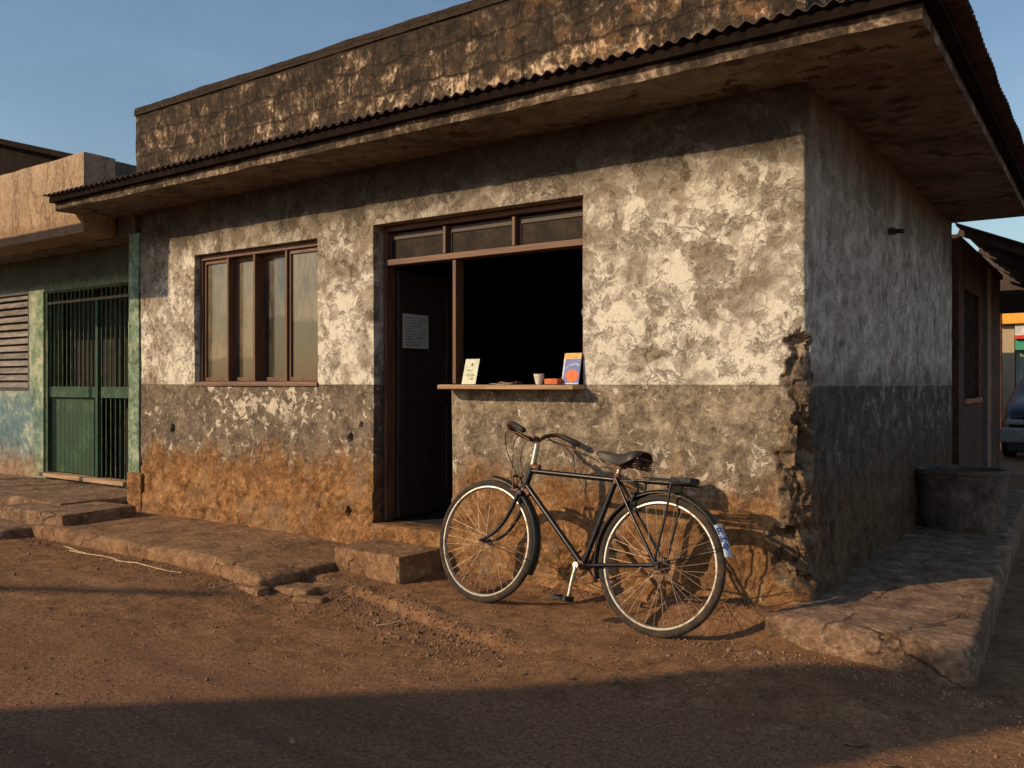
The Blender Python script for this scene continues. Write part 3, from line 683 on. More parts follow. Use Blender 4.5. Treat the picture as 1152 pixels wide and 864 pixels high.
patch(b, c0, m_, 0, 0, 0, 0, .0022, blob(0.005, .128, .012, .006)); patch(b, c0, m_, -.012, .022, .117, .119, .0022); patch(b, c0, m_, .004, .007, .133, .142, .0022)
b.build('printed_mark', INK, r1)
b = MB()
patch(b, c0, m_, 0, 0, 0, 0, .0022, blob(.0, .06, .045, .012, 11, 2)); patch(b, c0, m_, 0, 0, 0, 0, .0022, blob(-.01, .09, .03, .007, 11, 3)); patch(b, c0, m_, 0, 0, 0, 0, .0022, blob(.02, .035, .03, .008, 9, 5))
b.build('printed_picture', mat_simple('pale_print', (.42, .43, .32), .8), r1)
# magazine
r2 = empty('magazine', 'glossy blue and orange booklet propped against the right end of the shelf', 'magazine', (-1.35, .0, 1.197))
b, m_, c0 = leaned('m', (-1.348, -.025, 1.197), .135, .185, .004, R(-10), R(-12), None); b.build('pages', mat_simple('white_pages', (.6, .62, .66), .6), r2)
b = MB(); patch(b, c0, m_, -.055, .067, .008, .150, .0028); b.build('blue_cover', mat_simple('blue_print', (.10, .14, .38), .4, dirt=(.17, .19, .42), sc=14), r2)
b = MB(); patch(b, c0, m_, -.067, .067, .152, .184, .0028); b.build('yellow_band', mat_simple('yellow_print', (.72, .38, .05), .4), r2)
b = MB(); patch(b, c0, m_, 0, 0, 0, 0, .0036, [(.012 + .054 * math.cos(t) * (.9 if math.sin(t) < 0 else 1), .048 + .038 * math.sin(t)) for t in np.linspace(0, 2 * math.pi, 22)[:-1]]); b.build('orange_picture', mat_simple('orange_print', (.62, .13, .015), .4, dirt=(.5, .08, .01)), r2)
b = MB(); patch(b, c0, m_, 0, 0, 0, 0, .0036, [(-.055, .09), (-.02, .118), (.03, .125), (.067, .115), (.067, .105), (.03, .114), (-.02, .107), (-.055, .082)]); b.build('pale_swoosh', mat_simple('pale_blue', (.3, .36, .55), .4), r2)
# orange box
b = MB(); b.obox((-1.455, -.03, 1.2135), (.048, .03, .0165), rotz(R(-6))); o = b.build('flat_box', mat_simple('orange_card', (.55, .13, .03), .55, dirt=(.42, .09, .02), sc=25), bevel=.003); rebase(o)
tag(o, 'small flat orange box on the shelf beside the white cup', 'box')
# crumpled cup
b = MB(); b.lathe([(.0, .004), (.022, .004), (.028, .05), (.031, .066), (.027, .066), (.022, .02), (0, .02)], 28, (-1.545, -.05, 1.192), closed=False)
b.v = [(x + .004 * vnoise(x * 60, y * 60, z * 60, 2) , y + .004 * vnoise(x * 60, y * 60, z * 60, 3), z + .003 * vnoise(x * 50, y * 50, z * 50, 5)) for x, y, z in b.v]
b.v = [(float(x), float(y), float(z)) for x, y, z in b.v]
o = rebase(b.build('paper_cup', mat_simple('white_cup', (.62, .58, .52), .6, dirt=(.42, .37, .32), sc=45), smooth=True)); tag(o, 'small crumpled white cup standing on the shelf', 'cup')
# papers
for k, (cx, cy, a, hx, hy, z) in enumerate(((-1.80, -.04, .2, .085, .045, 1.1975), (-1.77, -.03, -.25, .07, .04, 1.2015), (-1.785, -.02, .5, .05, .035, 1.2055))):
    b = MB(); n = 8; vs = []
    for i in range(n + 1):
        for j in range(5):
            u_, v_ = -1 + 2 * i / n, -1 + 2 * j / 4; p = rotz(a) @ Vector((u_ * hx, v_ * hy, 0)); vs.append((cx + p.x, cy + p.y, z + .006 * abs(u_) ** 3 * (1 + k * .4) + .001 * math.sin(u_ * 7)))
    b.add(vs, [(i * 5 + j, (i + 1) * 5 + j, (i + 1) * 5 + j + 1, i * 5 + j + 1) for i in range(n) for j in range(4)])
    o = b.build('loose_paper', mat_simple('brown_paper', (.36, .22, .13), .8) if k == 1 else mat_simple('faded_paper', (.48, .36, .25), .8))
    md = o.modifiers.new('s', 'SOLIDIFY'); md.thickness = .002; rebase(o)
    tag(o, ('lowest pale sheet in the little paper pile mid-shelf', 'brown sheet in the middle of the little paper pile mid-shelf', 'topmost pale sheet on the little paper pile mid-shelf')[k], 'paper', 'papers piled on the shelf')
# table inside
t_ = empty('table', 'dim table with pale cloth top standing inside the dark doorway', 'table', (-3.1, 1.2, .236))
b = MB(); b.box(-3.7, -2.75, .95, 1.55, .90, .94); b.build('tabletop', mat_simple('grey_cloth', (.20, .21, .24), .8), t_, bevel=.005)
for (lx, ly) in ((-3.65, 1.0), (-2.8, 1.0), (-3.65, 1.5), (-2.8, 1.5)):
    b = MB(); b.box(lx - .025, lx + .025, ly - .025, ly + .025, .237, .899); b.build('leg', WOODD, t_)
# lamp bulb hanging in the hatch
t_ = empty('hanging_bulb', 'unlit bare glass bulb hanging inside the dark hatch near its right side', 'light bulb', (-1.62, .62, 1.62))
b = MB(); b.tube([(-1.62, .62, 2.619), (-1.62, .62, 1.75)], .003, 6); b.build('cord', TIN, t_)
b = MB(); b.lathe([(0, -.062), (.018, -.055), (.026, -.03), (.022, -.008), (.012, .01), (.012, .03), (0, .03)], 20, (-1.62, .62, 1.70), closed=False); b.build('bulb', mat_simple('bulb_glass', (.25, .25, .25), .1), t_, smooth=True)

# ------------------------------------------------------------------ pavement pieces
def kerbwarp(P):
    P = P.copy(); x = P[:, 0]; t = sst(x, -3.5, -2.75)
    P[:, 1] = P[:, 1] - .10 * t * (P[:, 1] < -.5); P[:, 2] = P[:, 2] * (1 - .5 * t) ; return P
o = rock(-5.72, -2.86, -.96, -.02, -.10, .10, .02, .045, .010, 8, 101, chip=.03, warp=kerbwarp).build('pavement', SLAB, smooth=True); tag(o, kind='structure')
def rwarp(P):
    P = P.copy(); k = sst(P[:, 0], .5, .0) * sst(P[:, 1], .2, -.3); P[:, 1] += .06 * k
    P[:, 0] = P[:, 0] - .04 * P[:, 1] * sst(P[:, 0], .1, .6); return P
o = rock(-.10, .775, -.385, 6.0, -.12, .118, .02, .045, .013, 8, 111, chip=.06, warp=rwarp).build('pavement', SLABG, smooth=True); tag(o, kind='structure')
o = rock(-11, -5.93, -.62, .31, -.06, .205, .035, .03, .010, 7, 121, chip=.02).build('pavement', SLABG, smooth=True); tag(o, kind='structure')
o = rock(-11, -5.70, -1.25, -.63, -.06, .085, .03, .03, .014, 7, 122, chip=.05).build('pavement', SLABG, smooth=True); tag(o, kind='structure')
o = rebase(rock(-6.38, -5.42, -.90, -.26, .06, .185, .02, .014, .006, 9, 131, rz=R(3), chip=.012).build('step_block', SLABG, smooth=True)); tag(o, 'low dark concrete step block in front of the green gate', 'step')
o = rebase(rock(-2.87, -2.275, -.45, -.05, -.03, .15, .014, .014, .007, 10, 141, rz=R(-3), chip=.02).build('door_step', SLAB, smooth=True)); tag(o, 'chipped earth coloured step block below the open shop door', 'step')
# plinth lump at the left foot of the wall
o = rock(-5.92, -5.70, -.040, .10, .0, .42, .02, .02, .012, 8, 151, chip=.03); o.build('plinth', WALL, bld, smooth=True)
# broken slab pieces between the kerb and the step
for k, (cx, cy, sx, sy_, a, zz) in enumerate(((-2.78, -.86, .17, .09, .2, .045), (-2.62, -.66, .14, .08, .9, .055), (-2.93, -1.03, .12, .05, -.1, .04), (-2.55, -.93, .10, .045, .35, .03))):
    gz = float(gh(cx, cy)); o = rock(cx - sx, cx + sx, cy - sy_, cy + sy_, gz - .03, gz + zz * .7, .015, .010, .006, 12, 160 + k, rz=a, chip=.03).build('broken_slab', SLAB, smooth=True); rebase(o)
    tag(o, 'cracked flat piece of paving slab half buried between the kerb and the door step', 'paving piece', 'broken paving pieces by the kerb end')

# ------------------------------------------------------------------ tub by the side wall
tb = M('rusty_concrete'); n = tb.noise(6, 8, .7); n2 = tb.noise(30, 6, .7)
TUB = tb.out(tb.ramp(tb.m('ADD', tb.m('MULTIPLY', n, .6), tb.m('MULTIPLY', n2, .4)), [(.38, (.035, .026, .02)), (.5, (.09, .064, .046)), (.64, (.20, .14, .10))]), .85, n2, .6, .008)
prof = [(0, .0), (.305, .0), (.315, .02), (.325, .15), (.335, .30), (.342, .425), (.352, .43), (.354, .455), (.345, .465), (.315, .462), (.305, .44), (.30, .36), (0, .355)]
prof = [(r_ * .92, h_ * .96) for r_, h_ in prof]
b = MB(); b.lathe(prof, 72, (.300, 2.96, .115), closed=False)
b.v = [(float(x + .008 * vnoise(x * 5, y * 5, z * 5, 1)), float(y + .008 * vnoise(x * 5, y * 5, z * 5, 2)), float(z + .008 * vnoise(x * 4, y * 4, 0, 4) * (z > .3))) for x, y, z in b.v]
o = rebase(b.build('round_tub', TUB, smooth=True)); tag(o, 'low round dark concrete tub standing against the shaded side wall', 'tub')

# ------------------------------------------------------------------ left neighbour
nb = empty('neighbour_shop', 'low shop with cracked tan canopy, blue-green wall and green barred gate', 'building', (-9, 1.5, 0))
NY = .3
GX0, GX1, GZ0, GZ1 = -8.05, -6.42, .27, 2.17
LX0, LX1, LZ0, LZ1 = -9.6, -8.35, 1.12, 2.20
b = MB()
for t in ((-13, LX0, 0, 2.53), (LX0, LX1, 0, LZ0), (LX0, LX1, LZ1, 2.53), (LX1, GX0, 0, 2.53), (GX0, GX1, GZ1, 2.53), (GX0, GX1, 0, GZ0 - .03)): b.box(t[0], t[1], NY, NY + .2, t[2], t[3])
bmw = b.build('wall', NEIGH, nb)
b = MB(); b.box(GX1, -6.30, NY - .02, NY + .2, .1, 2.53); b.box(-6.30, -5.78, NY, NY + .2, .0, 2.53); b.build('pilaster', MINT, nb)
b = MB(); b.box(-5.925, -5.772, -.012, .14, .0, 2.53); b.build('pilaster', MINT, nb, bevel=.005)
rock(-9.8, -6.15, -.30, .0, 2.533, 3.235, .022, .008, .006, 5, 171).build('canopy', CANOPY, nb, smooth=True)
rock(-9.8, -6.17, .001, .70, 2.533, 2.66, .06, .01, .006, 5, 172).build('canopy_slab', SOFFIT, nb, smooth=True)
rock(-6.40, -6.16, .001, .28, 2.70, 3.22, .06, .01, .006, 5, 173).build('canopy_return', SOFFIT, nb, smooth=True)
b = MB(); b.box(-13, -5.8, .51, .55, 0, 2.6); b.box(-13, -5.8, .7, 5.5, 2.55, 2.6); b.box(-13, -12.9, .55, 5.5, 0, 2.55); b.build('interior', INT, nb)
b = MB(); b.box(-6.168, -5.90, .02, .5, 2.535, 3.0); b.box(-5.90, -5.885, .02, .5, 2.535, 2.7); b.build('canopy_end', SOFFIT, nb)
# louvred window
lf = MB(); lf.box(LX0, LX1, NY + .0, NY + .06, LZ0, LZ0 + .03); lf.box(LX0, LX1, NY, NY + .06, LZ1 - .03, LZ1); lf.box(LX1 - .03, LX1, NY, NY + .06, LZ0 + .031, LZ1 - .031); lf.box(LX0, LX0 + .03, NY, NY + .06, LZ0 + .031, LZ1 - .031)
lf = lf.build('louvre_window', mat_simple('dark_frame', (.05, .045, .04), .6), nb, bevel=.003)
b = MB(); m_ = Matrix.Rotation(R(-35), 3, 'X'); nsl = 13
for k in range(nsl):
    z = LZ0 + .07 + k * (LZ1 - LZ0 - .12) / (nsl - 1); b.obox(((LX0 + LX1) / 2, NY + .03, z), ((LX1 - LX0) / 2 - .033, .004, .042), m_)
b.build('louvre_slats', mat_mottled('grey_slat', [(.4, (.09, .075, .065)), (.5, (.18, .16, .145)), (.6, (.30, .27, .245))], 5, .7, stretch=(.3, 1, 4)), lf)
# gate
gt = ring(GX0, GX1, NY + .02, NY + .08, GZ0 - .02, GZ1, .05, .03, .015, .02).build('gate', GREEND, nb, bevel=.003)
b = MB(); b.box(GX0 + .05, GX1 - .031, NY + .02, NY + .05, 2.035, 2.06); b.build('top_rail', mat_simple('yellowed_rail', (.20, .17, .08), .6), gt)
b = MB(); b.box(GX0 + .10, -7.05, NY + .01, NY + .06, 1.06, 1.17); b.build('middle_rail', GREEN, gt, bevel=.003)
b = MB(); b.box(-6.95, GX1 - .031, NY + .01, NY + .06, 1.06, 1.17); b.build('middle_rail', GREEN, gt, bevel=.003)
b = MB(); b.box(-7.045, -7.0, NY + .005, NY + .065, GZ0, 2.03); b.build('meeting_stile', GREEN, gt, bevel=.003)
rock(GX0 + .03, GX1 - .03, NY - .06, NY + .1, GZ0 - .04, GZ0, .03, .008, .004, seed=5).build('sill', PLANK, gt)
for k in range(19):
    x = GX0 + .09 + k * (GX1 - GX0 - .15) / 18
    if abs(x + 7.02) < .04: continue
    b = MB(); r_ = .0075; b.tube([(x, NY + .035, 1.171), (x + random.uniform(-.004, .004), NY + .035, GZ1 - .002)], r_, 6); b.build('bar', GREEND, gt)
    if x > -7.0: b = MB(); b.tube([(x, NY + .035, GZ0), (x, NY + .035, 1.059)], r_, 6); b.build('bar', GREEND, gt)
b = MB(); n = 120; vs = []
for i in range(n + 1):
    x = GX0 + .09 + (-7.05 - GX0 - .09) * i / n; y = NY + .04 + .012 * abs(math.sin(math.pi * i / 120 * 11)) ** .5
    vs += [(x, y, GZ0 + .01), (x, y, 1.06), (x, y + .004, 1.06), (x, y + .004, GZ0 + .01)]
b.add(vs, [(i * 4 + k, i * 4 + (k + 1) % 4, i * 4 + 4 + (k + 1) % 4, i * 4 + 4 + k) for i in range(n) for k in range(4)]); b.build('lower_panel', GREEN, gt)

# dark roof further left and behind
rb = empty('rear_building', 'dark building with sloping roof rising behind the tan canopy', 'building', (-14, 6, 0))
b = MB(); DARKW = mat_mottled('dark_boards', [(.4, (.008, .006, .005)), (.6, (.018, .013, .010))], 4, stretch=(1, 1, .3), spec=.05)
b.add([(-22, 3.0, 0), (-8.2, 3.0, 0), (-8.2, 3.0, 3.66), (-22, 3.0, 7.3), (-22, 9, 0), (-8.2, 9, 0), (-8.2, 9, 3.66), (-22, 9, 7.3)], [(0, 1, 2, 3), (4, 7, 6, 5), (0, 3, 7, 4), (1, 5, 6, 2), (0, 4, 5, 1), (3, 2, 6, 7)]); b.build('wall', DARKW, rb)
b = MB(); d_ = Vector((13.8, 0, -3.64)).normalized()
b.add([(-22.3, 2.8, 7.39), (-7.6, 2.8, 3.51), (-7.6, 9.2, 3.51), (-22.3, 9.2, 7.39), (-22.3, 2.8, 7.49), (-7.6, 2.8, 3.60), (-7.6, 9.2, 3.60), (-22.3, 9.2, 7.49)], [(0, 1, 2, 3), (7, 6, 5, 4), (0, 4, 5, 1), (1, 5, 6, 2), (2, 6, 7, 3), (3, 7, 4, 0)]); b.build('roof', BAT, rb)

# ------------------------------------------------------------------ right: lane buildings
lb = empty('lane_building', 'brown house behind the corner building with barred window and lean-to tin roof', 'building', (-1, 6, 0))
MAR = mat_mottled('maroon_plaster', [(.4, (.035, .018, .012)), (.5, (.075, .034, .022)), (.62, (.13, .065, .04))], 3)
ORG = mat_mottled('orange_plaster', [(.4, (.16, .075, .035)), (.5, (.30, .14, .065)), (.62, (.42, .22, .11))], 5)
b = MB(); b.box(-4, .02, 4.9, 5.05, 0, 2.6); b.box(-.15, .02, 5.051, 8.45, 0, 1.05); b.box(-.15, .02, 5.051, 5.25, 1.051, 2.6); b.box(-.15, .02, 6.35, 8.45, 1.051, 2.6); b.box(-.15, .02, 5.251, 6.349, 2.15, 2.6); b.build('wall', MAR, lb)
b = MB(); b.box(-.2, .035, 7.0, 7.35, 0, 2.55); b.build('pilaster', ORG, lb, bevel=.01)
b = MB(); b.box(-.1, -.08, 5.25, 6.35, 1.05, 2.15); wd_ = b.build('window', TRANS, lb)
for k in range(9):
    b = MB(); y = 5.30 + k * .125; b.tube([(-.03, y, 1.05), (-.03, y, 2.15)], .008, 6); b.build('bar', TIN, wd_)
b = MB(); b.box(-.1, .05, 5.2, 6.4, 1.0, 1.05); b.build('sill', ORG, wd_)
b = MB(); b.box(-4, .0, 5.051, 9.0, 2.601, 2.66); b.box(-4, -.16, 8.9, 9.0, 0, 2.6); b.build('roof', TIN, lb)
lz = lambda x, y: 2.72 - .44 * x
corr(0.0, .80, 4.80, 9.3, lz, 'X', .1, .014, 6).build('lean_to_roof', TIN, lb)
b = MB()
for y in (4.95, 6.4, 7.9, 9.2): b.obox((.40, y, 2.50), (.42, .025, .04), Matrix.Rotation(math.atan(.44), 3, 'Y'))
b.box(.74, .80, 4.85, 9.25, 2.27, 2.34); b.build('rafters', WOODD, lb)
b = MB(); b.box(.70, .76, 9.17, 9.25, .05, 2.27); b.build('post', WOODD, lb)
b = MB(); b.box(-.3, 1.6, 9.31, 9.36, 2.17, 3.0); b.build('end_board', WOODD, lb)
b = MB(); b.tube([(.06, 6.75, .1), (.06, 6.75, 2.5)], .02, 8); b.build('drain_pipe', mat_simple('grey_pipe', (.22, .2, .18), .6), lb)

# far shop
fs_ = empty('far_shop', 'small distant shop front with orange, white and red fascia at the lane end', 'building', (1, 19, 0))
b = MB(); b.box(-6, 8, 18.02, 22, 0, 3.2); b.build('wall', mat_simple('far_wall', (.30, .26, .21), .9, sc=3), fs_)
b = MB(); b.box(-.95, 4, 17.6, 18.0, 2.53, 2.76); b.build('fascia', mat_simple('orange_board', (.85, .38, .03), .5, dirt=(.75, .3, .03), sc=3), fs_)
b = MB(); b.box(-.6, 4, 17.7, 18.0, 2.27, 2.52); b.build('fascia', mat_simple('white_board', (.75, .75, .75), .5, sc=3), fs_)
b = MB(); b.box(-.6, 4, 17.65, 18.0, 2.19, 2.265); b.build('fascia', mat_simple('red_board', (.6, .03, .02), .5), fs_)
b = MB(); b.box(-.6, 4, 17.75, 18.0, 1.95, 2.185); b.build('awning', mat_simple('green_awning', (.03, .33, .2), .5), fs_)
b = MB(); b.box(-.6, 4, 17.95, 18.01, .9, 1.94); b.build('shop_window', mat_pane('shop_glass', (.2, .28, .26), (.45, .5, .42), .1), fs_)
b = MB(); b.box(-.97, -.62, 17.8, 18.0, .1, 2.52); b.build('pillar', mat_simple('beige', (.42, .34, .22), .8), fs_)
# lane fence wall hiding the gap
b = MB(); b.box(-6, -.68, 15.8, 16.0, 0, 2.9); o = rebase(b.build('lane_wall', MAR)); tag(o, 'dark wall at the back of the lane left of the bright shop front', 'wall')

# ------------------------------------------------------------------ parked car (front left corner in view)
car = empty('parked_car', 'black parked car with grey lower bumper at the right edge of the lane', 'car', (.78, 12.2, .02))
CAR = M('car_paint'); CARM = CAR.out((.006, .006, .007), .3, spec=.3)
def car_body():
    # sections along the length: (y, half width, z bottom, z belt, half roof width, z top)
    secs = [(0.0, .62, .34, .62, .55, .66), (.12, .76, .26, .72, .66, .78), (.55, .82, .24, .86, .72, .92), (1.15, .84, .24, .95, .74, 1.00), (1.75, .85, .24, .98, .60, 1.40), (2.5, .85, .24, .98, .58, 1.48), (3.3, .85, .24, .98, .58, 1.46), (3.9, .82, .26, 1.0, .62, 1.12), (4.2, .74, .32, .9, .62, .95)]
    b = MB(); rings = []
    for (y, hw, zb, zm, hr, zt) in secs:
        pts = [(-hw * .85, zb), (-hw, zb + .08), (-hw * 1.0, (zb + zm) / 2), (-hw * .97, zm), (-hr, zt - .03), (-hr * .8, zt), (0, zt + .02), (hr * .8, zt), (hr, zt - .03), (hw * .97, zm), (hw, (zb + zm) / 2), (hw, zb + .08), (hw * .85, zb)]
        rings.append([(x, y, z) for x, z in pts])
    n = 13; vs = [v for r_ in rings for v in r_]; f = []
    for i in range(len(rings) - 1):
        for k in range(n): f.append((i * n + k, i * n + (k + 1) % n, (i + 1) * n + (k + 1) % n, (i + 1) * n + k))
    f += [tuple(range(n)), tuple((len(rings) - 1) * n + k for k in range(n))[::-1]]
    b.add(vs, f); return b
car.location = (.56, 11.1, .02)
cb = car_body().build('body', CARM, car, smooth=True, local=True); cb.modifiers.new('s', 'SUBSURF').levels = 2; cb.modifiers['s'].render_levels = 2
b = MB(); b.box(-.80, .80, -.06, .18, .26, .50); o = b.build('bumper', mat_simple('grey_bumper', (.24, .23, .22), .7), car, bevel=.05, seg=4, local=True)
b = MB(); b.box(-.70, .70, -.02, .2, .12, .255); o = b.build('lower_grille', mat_simple('black_plastic', (.02, .02, .02), .6), car, bevel=.03, local=True)
for sx in (-1, 1):
    b = MB(); b.box(sx * .60 - .12, sx * .60 + .12, -.02, .14, .545, .625); b.build('headlight', mat_simple('lamp_glass', (.3, .3, .3), .15), car, bevel=.025, seg=3, local=True)
    for wy in (.8, 3.45):
        wh = MB(); wh.lathe([(.16, -.09), (.27, -.10), (.31, -.08), (.31, .08), (.27, .10), (.16, .09)], 32, (0, 0, 0), 'Y')
        wh.v = [(y + sx * .74, x + wy, z + .30) for x, y, z in wh.v]; wo = wh.build('wheel', mat_simple('tyre_black', (.015, .015, .015), .8), car, smooth=True, local=True)
        r_ = MB(); r_.lathe([(0, -.04), (.15, -.03), (.17, -.08), (.17, .06), (0, .06)], 24, (0, 0, 0), 'Y', closed=False); r_.v = [(-y * sx * -1 + sx * .76, x + wy, z + .30) for x, y, z in r_.v]; r_.build('rim', mat_simple('hub_grey', (.3, .3, .3), .4, 1), wo, local=True)
b = MB(); b.add([(-.64, 1.25, 1.03), (.64, 1.25, 1.03), (.53, 1.72, 1.385), (-.53, 1.72, 1.385), (-.64, 1.24, 1.04), (.64, 1.24, 1.04), (.53, 1.71, 1.395), (-.53, 1.71, 1.395)], [(3, 2, 1, 0), (4, 5, 6, 7), (0, 1, 5, 4), (1, 2, 6, 5), (2, 3, 7, 6), (3, 0, 4, 7)]); b.build('windscreen', mat_simple('dark_glass', (.02, .025, .03), .05), car, local=True)

# ------------------------------------------------------------------ across the road (casts the road shade; seen only in the panes)
ob = empty('opposite_building', 'plain brown shop block across the road whose shadow falls on the roadway', 'building', (-6, -12, 0))
OH = 4.0; k_ = OH / .56; off = (-.65 * k_, -1.0 * k_)
def sh(p): return (p[0] + off[0], p[1] + off[1])
A = sh((-2.25, -2.78)); B = sh((-.78, -1.46)); Cc = sh((.14, -.56)); D = sh((1.62, .30)); A0 = sh((-9.5, -9.2))
line = [A0, A, B, Cc, D]
b = MB(); vs = []
for p in line: vs += [(p[0], p[1], 0), (p[0], p[1], OH)]
dv = Vector((-.545, -.84)) * 5.0
for p in line: vs += [(p[0] + dv.x, p[1] + dv.y, 0), (p[0] + dv.x, p[1] + dv.y, OH)]
f = []; n = len(line)
for i in range(n - 1):
    f.append((2 * i, 2 * i + 2, 2 * i + 3, 2 * i + 1)); o_ = 2 * n; f.append((o_ + 2 * i + 1, o_ + 2 * i + 3, o_ + 2 * i + 2, o_ + 2 * i)); f.append((2 * i + 1, 2 * i + 3, o_ + 2 * i + 3, o_ + 2 * i + 1))
f += [(0, 1, 2 * n + 1, 2 * n), (2 * n - 2, 4 * n - 2, 4 * n - 1, 2 * n - 1)]
b.add(vs, f); b.build('wall', mat_simple('opposite_wall', (.26, .17, .11), .9, sc=3), ob)
# unseen mast and arm, added to cast the thin shade band on the road
pl = empty('shadow_mast', 'unseen pole with one long arm, added to cast a thin shadow on the road', 'pole', (-11.9, -11.6, 0))
b = MB(); b.tube([(-11.9, -11.6, 0), (-11.9, -11.6, 4.3)], .09, 10); b.build('pole_shaft', PLANK, pl)
H2 = 4.2; s2 = (-.65 * H2 / .56, -H2 / .56)
b = MB(); b.tube([(-11.9, -11.6, H2), (-4.1 + s2[0], -1.93 + s2[1], H2), (-3.02 + s2[0], -1.27 + s2[1], H2)], .048, 8); b.build('arm', PLANK, pl)
# out-of-view board, added to shade a notch high on the left end of the wall
hb = empty('shade_board', 'unseen sheet metal board on two posts, added to shade the left end of the wall', 'shadow caster', (-8.2, -1.5, 0))
b = MB(); b.box(-9.2, -6.33, -1.52, -1.49, 2.79, 3.28); b.build('board', TIN, hb)
b = MB(); b.tube([(-9.1, -1.47, 0), (-9.1, -1.47, 3.25)], .04, 8); b.build('post', TIN, hb)
b = MB(); b.tube([(-8.3, -1.47, 0), (-8.3, -1.47, 3.25)], .03, 8); b.build('post', TIN, hb)

# ------------------------------------------------------------------ bicycle
PAINT = M('black_enamel'); n_ = PAINT.noise(60, 6, .7); PAINT.b.inputs['Coat Weight'].default_value = .15; PAINT.b.inputs['Coat Roughness'].default_value = .25
PAINTM = PAINT.out(PAINT.mix(PAINT.ss(n_, .60, .70), (.004, .006, .011), (.06, .03, .016)), PAINT.ss(n_, .4, .7, .28, .5), spec=.3)
FEND = mat_simple('fender_black', (.006, .009, .008), .32, dirt=(.015, .015, .013), sc=30)
RUB = mat_simple('tyre_rubber', (.022, .018, .015), .85, dirt=(.075, .048, .028), sc=25)
CHR = mat_simple('dull_chrome', (.48, .46, .42), .28, 1, dirt=(.40, .26, .16), sc=35)
RIMM = mat_simple('rim_steel', (.52, .49, .44), .36, .6, dirt=(.30, .22, .15), sc=26)
RUST = mat_simple('rusty_steel', (.17, .085, .05), .55, .5, dirt=(.10, .045, .025), sc=50)
SPK = mat_simple('spoke_wire', (.42, .33, .24), .4, .7, dirt=(.20, .12, .07), sc=30)
BLK = mat_simple('black_rubber', (.012, .012, .013), .6)
LEA = mat_simple('saddle_leather', (.035, .030, .026), .42, dirt=(.02, .017, .015), sc=30)
bike = empty('bicycle', 'old black roadster bicycle leaning against the wall below the shop hatch', 'bicycle', (-.565, -.545, .0))
bz = -.022; bike.location.z = bz
bike.rotation_euler = (-R(11.0), 0, R(-2.4))
def B_(b, name, mat, parent=None, smooth=True, **k): return b.build(name, mat, parent or bike, smooth=smooth, local=True, **k)
RW = .343; WB = 1.09
def wheel(cx, seed, st=0):
    c = Vector((cx, 0, RW)); b = MB(); R0 = RW - .021
    b.lathe([(R0 + .021 * math.cos(t) * (1.0 if math.cos(t) > 0 else .85), .0195 * math.sin(t)) for t in np.linspace(0, 2 * math.pi, 13)[:-1]], 96, c, 'Y')
    wh = B_(b, 'wheel', RUB)
    wh.name = 'wheel'
    def sub(bb, nm, mt, **k): return bb.build(nm, mt, wh, smooth=k.pop('smooth', True), local=True, **k)
    b = MB(); b.lathe([(.308, -.0145), (.306, -.0160), (.299, -.0155), (.295, -.009), (.293, 0), (.295, .009), (.299, .0155), (.306, .0160), (.308, .0145)], 96, c, 'Y'); sub(b, 'rim', RIMM)
    b = MB(); b.lathe([(0, -.062), (.007, -.062), (.007, -.038), (.026, -.036), (.026, -.031), (.014, -.029), (.014, .029), (.026, .031), (.026, .036), (.007, .038), (.007, .062), (0, .062)], 24, c, 'Y', closed=False); sub(b, 'hub', RUST)
    for k in range(36):
        side = -1 if k % 2 else 1; a = 2 * math.pi * k / 36; dirn = 1 if (k // 2) % 2 else -1; ha = a + dirn * R(62)
        p0 = c + Vector((.024 * math.cos(ha), side * .033, .024 * math.sin(ha))); p1 = c + Vector((.294 * math.cos(a), side * .004, .288 * math.sin(a)))
        b = MB(); b.tube([p0, p1], .00155, 5, caps=False); sub(b, 'spoke', SPK)
    return wh
wheel(0, 1)
wf_ = wheel(-WB, 2)
fr = MB()
RH = Vector((0, 0, RW)); BBk = Vector((-.435, 0, .287)); SC = Vector((-.285, 0, .752)); HT = Vector((-.828, 0, .775)); HB = Vector((-.862, 0, .655))
fr.tube([HT + Vector((.004, 0, -.022)), SC + Vector((0, 0, -.012))], .0145, 12)
fr.tube([HB + Vector((.006, 0, .022)), BBk], .0155, 12)
fr.tube([BBk, SC + Vector((.006, 0, .018))], .0145, 12)
fr.tube([HB, HT], .0185, 14)
for s_ in (-1, 1):
    fr.tube([SC + Vector((.0, s_ * .016, 0)), SC.lerp(RH, .35) + Vector((0, s_ * .036, 0)), RH + Vector((0, s_ * .056, .01))], .0085, 8)
    fr.tube([BBk + Vector((.02, s_ * .02, 0)), BBk.lerp(RH, .25) + Vector((0, s_ * .036, 0)), RH + Vector((0, s_ * .056, -.002))], .0105, 8)
    fr.obox(RH + Vector((0, s_ * .056, 0)), (.022, .003, .018), Matrix.Identity(3))
B_(fr, 'frame', PAINTM)
lg = MB(); lg.lathe([(0, -.036), (.024, -.036), (.024, .036), (0, .036)], 20, BBk, 'Y', closed=False); B_(lg, 'bottom_bracket', RUST)
for (p, q_, r_) in ((HT, SC, .0185), (HB, BBk, .019)):
    d_ = (q_ - p).normalized(); lg = MB(); lg.tube([p + d_ * .012, p + d_ * .05], r_, 12); B_(lg, 'lug', RUST)
lg = MB(); lg.tube([SC - Vector((0, 0, .03)), SC + Vector((.004, 0, .022))], .019, 12); B_(lg, 'seat_lug', RUST)
for p, d_ in ((HT, 1), (HB, -1)): lg = MB(); lg.tube([p, p + (HT - HB).normalized() * .014 * d_], .022, 14); B_(lg, 'headset_cup', RUST)
